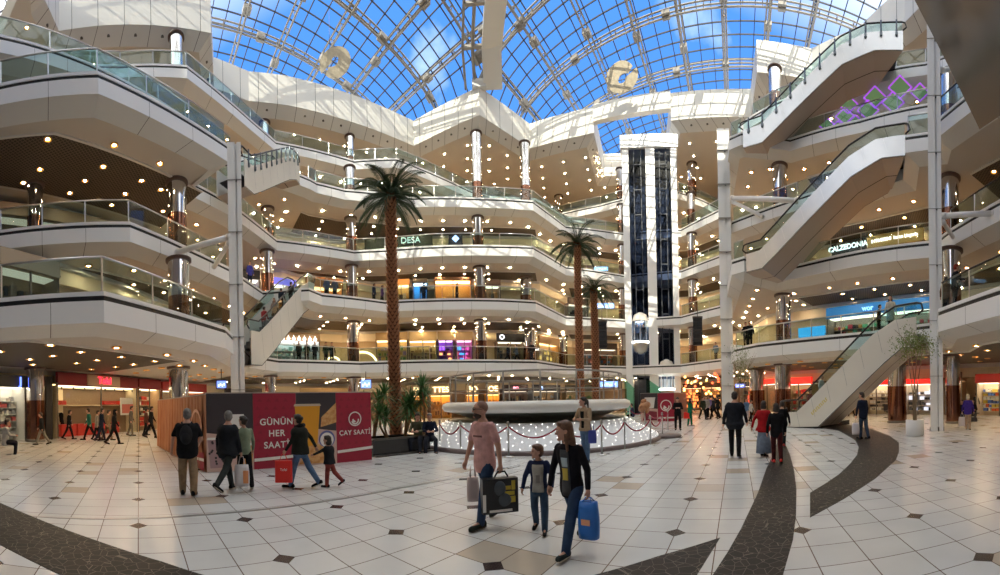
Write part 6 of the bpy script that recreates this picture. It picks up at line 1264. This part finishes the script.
# walkers at right
p, H, th = at_floor(735.5, 457.5, 393); person(p, th + R(4), H, 'man in dark jacket and black trousers walking away past the middle pillar', dict(legs=((10, 4, 0, 2), (-10, 10, 14, 2)), arms=((-12, 14, 10, 0), (12, 14, 12, 0))), top=fab((.02, .022, .03)), legs=BLK, shoe=BLK, hair='short', hem=-.1, wid=1.36, dep=1.25, coat=.03, vx=.011)
p, H, th = at_floor(764, 457, 402); person(p, th + R(14), H, 'woman in red jacket and long blue-grey skirt walking away', dict(legs=((8, 4, 0), (-8, 8, 10)), arms=((-22, 18, 8, 0), (10, 12, 12, 0))), top=fab((.40, .015, .02)), legs=None, skirt=fab((.20, .25, .34)), shoe=BLK, hair='bob', hem=-.08, female=True, wid=1.3, dep=1.3, coat=.06, vx=.011)
p, H, th = at_floor(777, 463, 404); person(p, th + R(-6), H, 'person in black with dark maroon trousers and bright red shoes', dict(legs=((4, 3, 0), (-14, 10, 14)), arms=((-6, 10, 10, 0), (6, 10, 12, 0))), top=BLK, legs=fab((.06, .012, .014)), shoe=mat('red_shoe', (.75, .02, .02), .5), hair='bob', hairm=fab((.07, .06, .055)), hem=-.1, wid=1.12, vx=.011)
p, H, th = at_floor(782.5, 447, 402); J = person(p, th + R(6), H, 'person in black with a small rucksack just beyond the one in red shoes', dict(legs=((8, 4, 0), (-12, 10, 14)), arms=((-10, 10, 10, 0), (10, 10, 12, 0))), top=BLK, legs=BLK, shoe=mat('red_shoe_dark', (.45, .02, .02), .5), hair='short', hem=-.1, wid=1.25, dep=1.2, vx=.011)
backpack(J, BLK, 'black rucksack on the person beyond the red shoes', .8)
p, H, th = at_floor(863.5, 439.5, 393); J = person(p, th + R(-40), H, 'man in navy jacket and jeans carrying a white bag near the escalator', dict(legs=((6, 4, 0), (-8, 8, 8)), arms=((0, 12, 8, 0), (4, 8, 12, 0)), head=(-30, 0)), top=NAVY, legs=fab((.05, .08, .14)), shoe=BLK, hair='short', hem=-.1, wid=1.15, vx=.012)
carrier(J['W'](J[-1]['hand']), .26, .42, .12, (math.cos(th), -math.sin(th), 0), MATS['bag_white'], 'carrier_bag', 'white bag carried by the man in navy near the escalator')
p, H, th = at_floor(968, 430, 395); J = person(p, th + R(5), H, 'white-haired woman in purple jacket and beige trousers walking away', dict(legs=((10, 4, 0), (-8, 8, 10)), arms=((4, 12, 10, 0), (-4, 12, 12, 0))), top=fab((.06, .035, .28)), legs=fab((.42, .30, .22)), shoe=fab((.5, .35, .25)), hair='bob', hairm=fab((.55, .50, .42)), hem=-.08, female=True, wid=1.35, dep=1.25, vx=.014)
carrier(J['W'](J[-1]['hand']), .30, .42, .14, (math.cos(th), -math.sin(th), 0), MATS['bag_white'], 'carrier_bag', 'white bag in the left hand of the woman in purple'); carrier(J['W'](J[1]['hand']), .26, .20, .12, (math.cos(th), -math.sin(th), 0), BLKM, 'handbag', 'black handbag in the right hand of the woman in purple')
# --- background figures: (x, feet y, head y, facing offset, top, legs, hair, label)
def bgp(x, y, yt, fo, tp, lg, label, hair='short', hm=None, ph=0, dist=None, z=0., fem=False, sit=False, stand=False, coat=None, H=None):
    if dist is None: p, H_, th = at_floor(x, y, yt)
    else: p = at_xz(x, dist, z); p.z = z; th = (x - 500) / F; H_ = H or 1.68
    a = 22 * math.cos(ph) if not stand else 3
    ps = dict(legs=((a, 5 + max(0, -a) * .4, 0 if a > 0 else 18), (-a, 5 + max(0, a) * .5, 18 if a > 0 else 0)), arms=((-a * .8, 10, 14, 0), (a * .8, 10, 14, 0)))
    if sit: ps = dict(legs=((82, 84, 0, 6), (78, 84, 0, 8)), arms=((25, 8, 60, 30), (25, 8, 60, 30)), z0=.47, lean=.03)
    if stand == 2: ps['arms'] = ((20, 8, 80, 30), (20, 8, 80, 30))
    return person(p, th + R(fo), H_ if not sit else 1.68, label, ps, top=tp, legs=lg, hair=hair, hairm=hm, female=fem, coat=coat, vx=.022, detail=False, wid=1.15, dep=1.1, hem=-.1)
C_ = fab
bgp(42, 445, 412, -80, C_((.02, .02, .02)), C_((.28, .25, .22)), 'person in black top and grey trousers near the speckled column', ph=.3)
bgp(61.5, 436.5, 407, -60, BLK, BLK, 'leftmost dark figure before the cream shop window', ph=0); bgp(69, 439.5, 410, 80, BLK, BLK, 'second dark figure from the left before the cream shop window', ph=2.6, fem=True)
bgp(89.5, 440, 408, -85, C_((.03, .16, .12)), BLK, 'long-striding person in a dark green top passing the cookware shop', ph=0); bgp(97, 441, 411, 85, C_((.30, .28, .25)), BLK, 'person in a pale top right behind the one in dark green', ph=2.2); bgp(101.5, 441, 408.5, 85, NAVY, NAVY, 'person in navy in the middle of the passing group', ph=.8, fem=True)
bgp(108, 440.5, 410, 85, C_((.22, .16, .10)), C_((.2, .15, .1)), 'person in tan coat in the passing group', ph=2.5, coat=.1, fem=True); bgp(114, 444.5, 409, 88, BLK, BLK, 'person in black with a pale bag at the front of the passing group', ph=.2, hair='scarf', hm=BLK)
bgp(131, 436.5, 407, 95, C_((.14, .12, .10)), C_((.16, .13, .1)), 'man in dark vest standing at the right edge of the shop window', ph=2); bgp(146, 436, 409, 80, C_((.12, .05, .04)), BLK, 'person in maroon at the entrance of the red-shelved shop', ph=1.2); bgp(151, 438, 406, 95, BLK, BLK, 'tall dark figure walking left of the orange hoarding', ph=2.9)
bgp(5, 454, 422, 90, C_((.45, .45, .45)), C_((.02, .02, .03)), 'seated person in black and white top at the far left bench', sit=True)
bgp(633, 421, 405, -90, C_((.05, .06, .12)), BLK, 'person in dark blue sitting behind the stage near the planter greenery', sit=True)
for i, (x, c1, lb) in enumerate(((703, (.04, .05, .03), 'dark olive figure, leftmost in the far street'), (706.5, (.50, .45, .40), 'pale figure second from left in the far street'), (710, (.30, .22, .48), 'violet-clad figure in the far street'), (714, (.03, .03, .04), 'dark figure in the middle of the far street'), (718, (.02, .02, .02), 'black-coated figure nearest the middle pillar in the far street'))): bgp(x, 415.5, 397, 150 + i * 40, C_(c1), BLK, lb, ph=i, dist=27.5 + (i % 3), fem=i % 2 == 0, coat=.1 if i == 4 else None)
bgp(746.5, 421, 399, 170, C_((.12, .22, .40)), C_((.3, .3, .35)), 'person in blue right of the man in the dark jacket', ph=1); bgp(751, 422, 401, 120, C_((.5, .52, .55)), BLK, 'person in pale grey beside the one in blue', ph=2, fem=True)
bgp(851, 416.5, 395, -30, BLK, BLK, 'dark figure walking under the ground escalator', ph=.4); bgp(923, 414, 394, 180, BLK, BLK, 'dark figure browsing in front of the electronics shop', stand=2)
bgp(976, 416, 394, 30, BLK, BLK, 'dark figure standing at the far right shop entrance', stand=1); bgp(962.5, 422, 403, 190, BLK, BLK, 'dark figure seated on the bench behind the right pillar', sit=True); bgp(973, 421, 402, 180, BLK, C_((.05, .05, .06)), 'second dark figure seated on the bench behind the right pillar', sit=True)
# on the galleries and escalators
def gp(l, x, back, fo, tp, lg, label, **k):
    E_ = EDGE[l]; d = ray(x, YH); d = Vector((d.x, d.y)).normalized(); best = 40
    for a, b in zip(E_[:-1], E_[1:]):
        e = b - a; den = d.x * e.y - d.y * e.x
        if abs(den) < 1e-9: continue
        t = (a.x * e.y - a.y * e.x) / den; u = (a.x * d.y - a.y * d.x) / den
        if t > 0 and 0 <= u <= 1: best = min(best, t)
    return bgp(x, 0, 0, fo, tp, lg, label, dist=best + back, z=Z[l], **k)
gp(1, 955, 1.2, 70, BLK, BLK, 'bald-capped man in black leaning at the near right first gallery railing', stand=2, hair='short', hm=fab((.3, .05, .03)), H=1.8); gp(1, 946, 1.8, 20, C_((.15, .08, .05)), BLK, 'person behind the man in black on the near right first gallery', stand=1, fem=True)
gp(1, 891, .9, 190, C_((.62, .58, .50)), BLK, 'woman in long cream coat at the head of the ground escalator', stand=1, fem=True, hair='long', coat=.22, H=1.85); gp(1, 879, 1.0, 100, BLK, BLK, 'dark-haired person beside the woman in the cream coat', stand=1, H=1.55)
gp(1, 746, .8, 175, BLK, BLK, 'left of two dark figures at the railing right of the middle pillar', stand=1); gp(1, 750, .9, 185, BLK, BLK, 'right of two dark figures at the railing right of the middle pillar', stand=1)
gp(1, 716, 1.2, 200, C_((.20, .26, .36)), NAVY, 'person in blue-grey behind the counter left of the middle pillar', stand=1); gp(1, 532, 1.2, 200, BLK, NAVY, 'dark figure at the first gallery railing near the broad column', stand=1); gp(1, 508, 2, 90, NAVY, BLK, 'figure walking past the dark-fronted shop on the first gallery', ph=.5); gp(1, 517, 2.2, -90, C_((.1, .12, .2)), BLK, 'second figure walking past the dark-fronted shop on the first gallery', ph=2.5)
for x, c1, lb in ((299, (.05, .05, .05), 'dark figure before the bright white cafe, left of three'), (307, (.03, .06, .05), 'dark figure before the bright white cafe, middle of three'), (315, (.02, .02, .02), 'dark figure before the bright white cafe, right of three'), (326, (.03, .05, .03), 'person in dark green seated side by the golden arch'), (332, (.02, .03, .03), 'person in black beside the one in dark green on the first gallery')): gp(1, x, 2.0, 160, C_(c1), BLK, lb, stand=1)
gp(2, 327, 1.5, 170, C_((.1, .12, .18)), BLK, 'left of a pair by a white poster on the second gallery', stand=1); gp(2, 335, 1.5, 190, C_((.15, .16, .2)), BLK, 'right of a pair by a white poster on the second gallery', stand=1); gp(2, 374, 1.6, 120, NAVY, BLK, 'dark figure left of the tall palm trunk on the second gallery', stand=1); gp(2, 382, 1.6, 90, C_((.15, .06, .2)), BLK, 'purple-clad figure beside the tall palm trunk on the second gallery', ph=1); gp(2, 424, 1.0, 20, C_((.02, .03, .05)), BLK, 'person in front of the sky-blue poster on the second gallery', stand=1); gp(2, 457, 1.5, 90, BLK, BLK, 'dark figure in front of the bright orange boutique', ph=2)
gp(2, 250, 1.2, 150, C_((.08, .08, .45)), NAVY, 'person in violet-blue behind the left pillar on the second gallery', stand=1, fem=True)
# riders on the left escalator
for i, (t, x_, c1, fo, lb) in enumerate(((.30, .8, (.30, .04, .05), 5, 'rider in red with backpack low on the left escalator'), (.40, .5, (.45, .35, .30), 160, 'long-haired rider in pale top on the left escalator'), (.58, .9, (.02, .03, .05), 0, 'rider in navy higher on the left escalator'), (.66, .5, (.02, .02, .02), 10, 'rider in black leaning on the handrail of the left escalator'))):
    q = Vector((-12.6, 16.6, 4.8)).lerp(Vector((-13.0, 24.9, 9.6)), t); q.x -= x_; q.z = 4.8 + 4.8 * max(0, min(1, (t * 8.3 - .9) / 6.3)) + .08; th = math.atan2(q.x, q.y)
    person(q, R(fo), 1.66, lb, dict(legs=((3, 2, 0), (-3, 3, 0)), arms=((20, 10, 50, 0), (0, 10, 20, 0))), top=fab(c1), legs=BLK, hair='long' if i == 1 else 'short', hairm=HAIRBR if i == 1 else None, female=i == 1, vx=.02, detail=False, wid=1.12, hem=-.1)
for i, (t, c1, lb) in enumerate(((.16, (.30, .05, .04), 'rider with child low on the ground escalator'), (.26, (.62, .62, .60), 'rider in white top and cap on the ground escalator'))):
    a, b = P2(A_), P2(B_); q2 = a.lerp(b, t); dn = (b - a).normalized(); q2 = q2 + Vector((-dn.y, dn.x)) * .8; L_ = (b - a).length; z_ = max(0, 4.8 * (t * L_ - .9) / (L_ - 2.2)) + .1; az_ = math.atan2(dn.x, dn.y)
    person(Vector((q2.x, q2.y, z_)), az_, 1.6, lb, dict(legs=((3, 2, 0), (-3, 3, 0)), arms=((10, 10, 40, 0), (0, 10, 20, 0))), top=fab(c1), legs=BLK, hair='short', hairm=fab((.6, .6, .6)) if i else None, vx=.02, detail=False, wid=1.12, hem=-.1)
for u, c1, lb in ((-.3, (.10, .16, .3), 'lift passenger in blue, left in the cabin'), (.3, (.02, .02, .03), 'lift passenger in black, right in the cabin')):
    kk = TW / 54.5; q = O + TX * (15 * kk + u) + TN * .25; q.z = zc - .1 + 1.33; person(q, math.atan2(-q.x, -q.y), 1.65, lb, dict(legs=((1, 1, 0), (-1, 1, 0)), arms=((5, 8, 20, 0), (5, 8, 20, 0))), top=fab(c1), legs=BLK, hair='short', vx=.022, detail=False)
# ---------------------------------------------------------------- light
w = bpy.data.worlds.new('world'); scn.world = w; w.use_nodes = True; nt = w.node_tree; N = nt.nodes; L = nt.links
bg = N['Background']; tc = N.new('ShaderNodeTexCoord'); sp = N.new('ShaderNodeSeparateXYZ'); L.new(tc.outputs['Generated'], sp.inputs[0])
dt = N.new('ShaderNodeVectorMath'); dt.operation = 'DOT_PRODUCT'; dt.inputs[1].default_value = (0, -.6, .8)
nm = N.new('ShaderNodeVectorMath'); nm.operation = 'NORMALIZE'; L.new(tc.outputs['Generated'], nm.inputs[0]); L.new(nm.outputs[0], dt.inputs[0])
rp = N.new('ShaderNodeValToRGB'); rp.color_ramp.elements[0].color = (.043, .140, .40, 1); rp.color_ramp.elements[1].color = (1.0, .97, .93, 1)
rp.color_ramp.elements[0].position = .22; rp.color_ramp.elements[1].position = .55      # deep blue in view, unseen white cloud added overhead to light the interior
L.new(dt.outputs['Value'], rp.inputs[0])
nz = N.new('ShaderNodeTexNoise'); nz.inputs['Scale'].default_value = 4; nz.inputs['Detail'].default_value = 6; L.new(tc.outputs['Generated'], nz.inputs['Vector'])
cr_ = N.new('ShaderNodeValToRGB'); cr_.color_ramp.elements[0].position = .62; cr_.color_ramp.elements[1].position = .75; L.new(nz.outputs[0], cr_.inputs[0])
mx = N.new('ShaderNodeMix'); mx.data_type = 'RGBA'; L.new(cr_.outputs[0], mx.inputs[0]); L.new(rp.outputs[0], mx.inputs[6]); mx.inputs[7].default_value = (.32, .40, .52, 1)
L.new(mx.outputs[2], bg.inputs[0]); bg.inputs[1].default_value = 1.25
sd = bpy.data.lights.new('sun', 'SUN'); sun = bpy.data.objects.new('sun', sd); COL.objects.link(sun)
sd.energy = 2.0; sd.angle = R(.25); sd.color = (1, .90, .72)
az, el = R(200), R(37)      # direction the sun stands in, seen from the atrium
dv = Vector((math.sin(az) * math.cos(el), math.cos(az) * math.cos(el), math.sin(el)))
sun.rotation_euler = dv.to_track_quat('Z', 'Y').to_euler()
scn.view_settings.view_transform = 'Standard'; scn.view_settings.look = 'None'; scn.view_settings.gamma = 1; scn.view_settings.exposure = 1.27
scn.view_settings.use_curve_mapping = False
cy = scn.cycles
cy.use_denoising = True; cy.max_bounces = 7; cy.diffuse_bounces = 4; cy.glossy_bounces = 3; cy.transparent_max_bounces = 16; cy.transmission_bounces = 2
cy.sample_clamp_indirect = 4; cy.caustics_reflective = False; cy.caustics_refractive = False
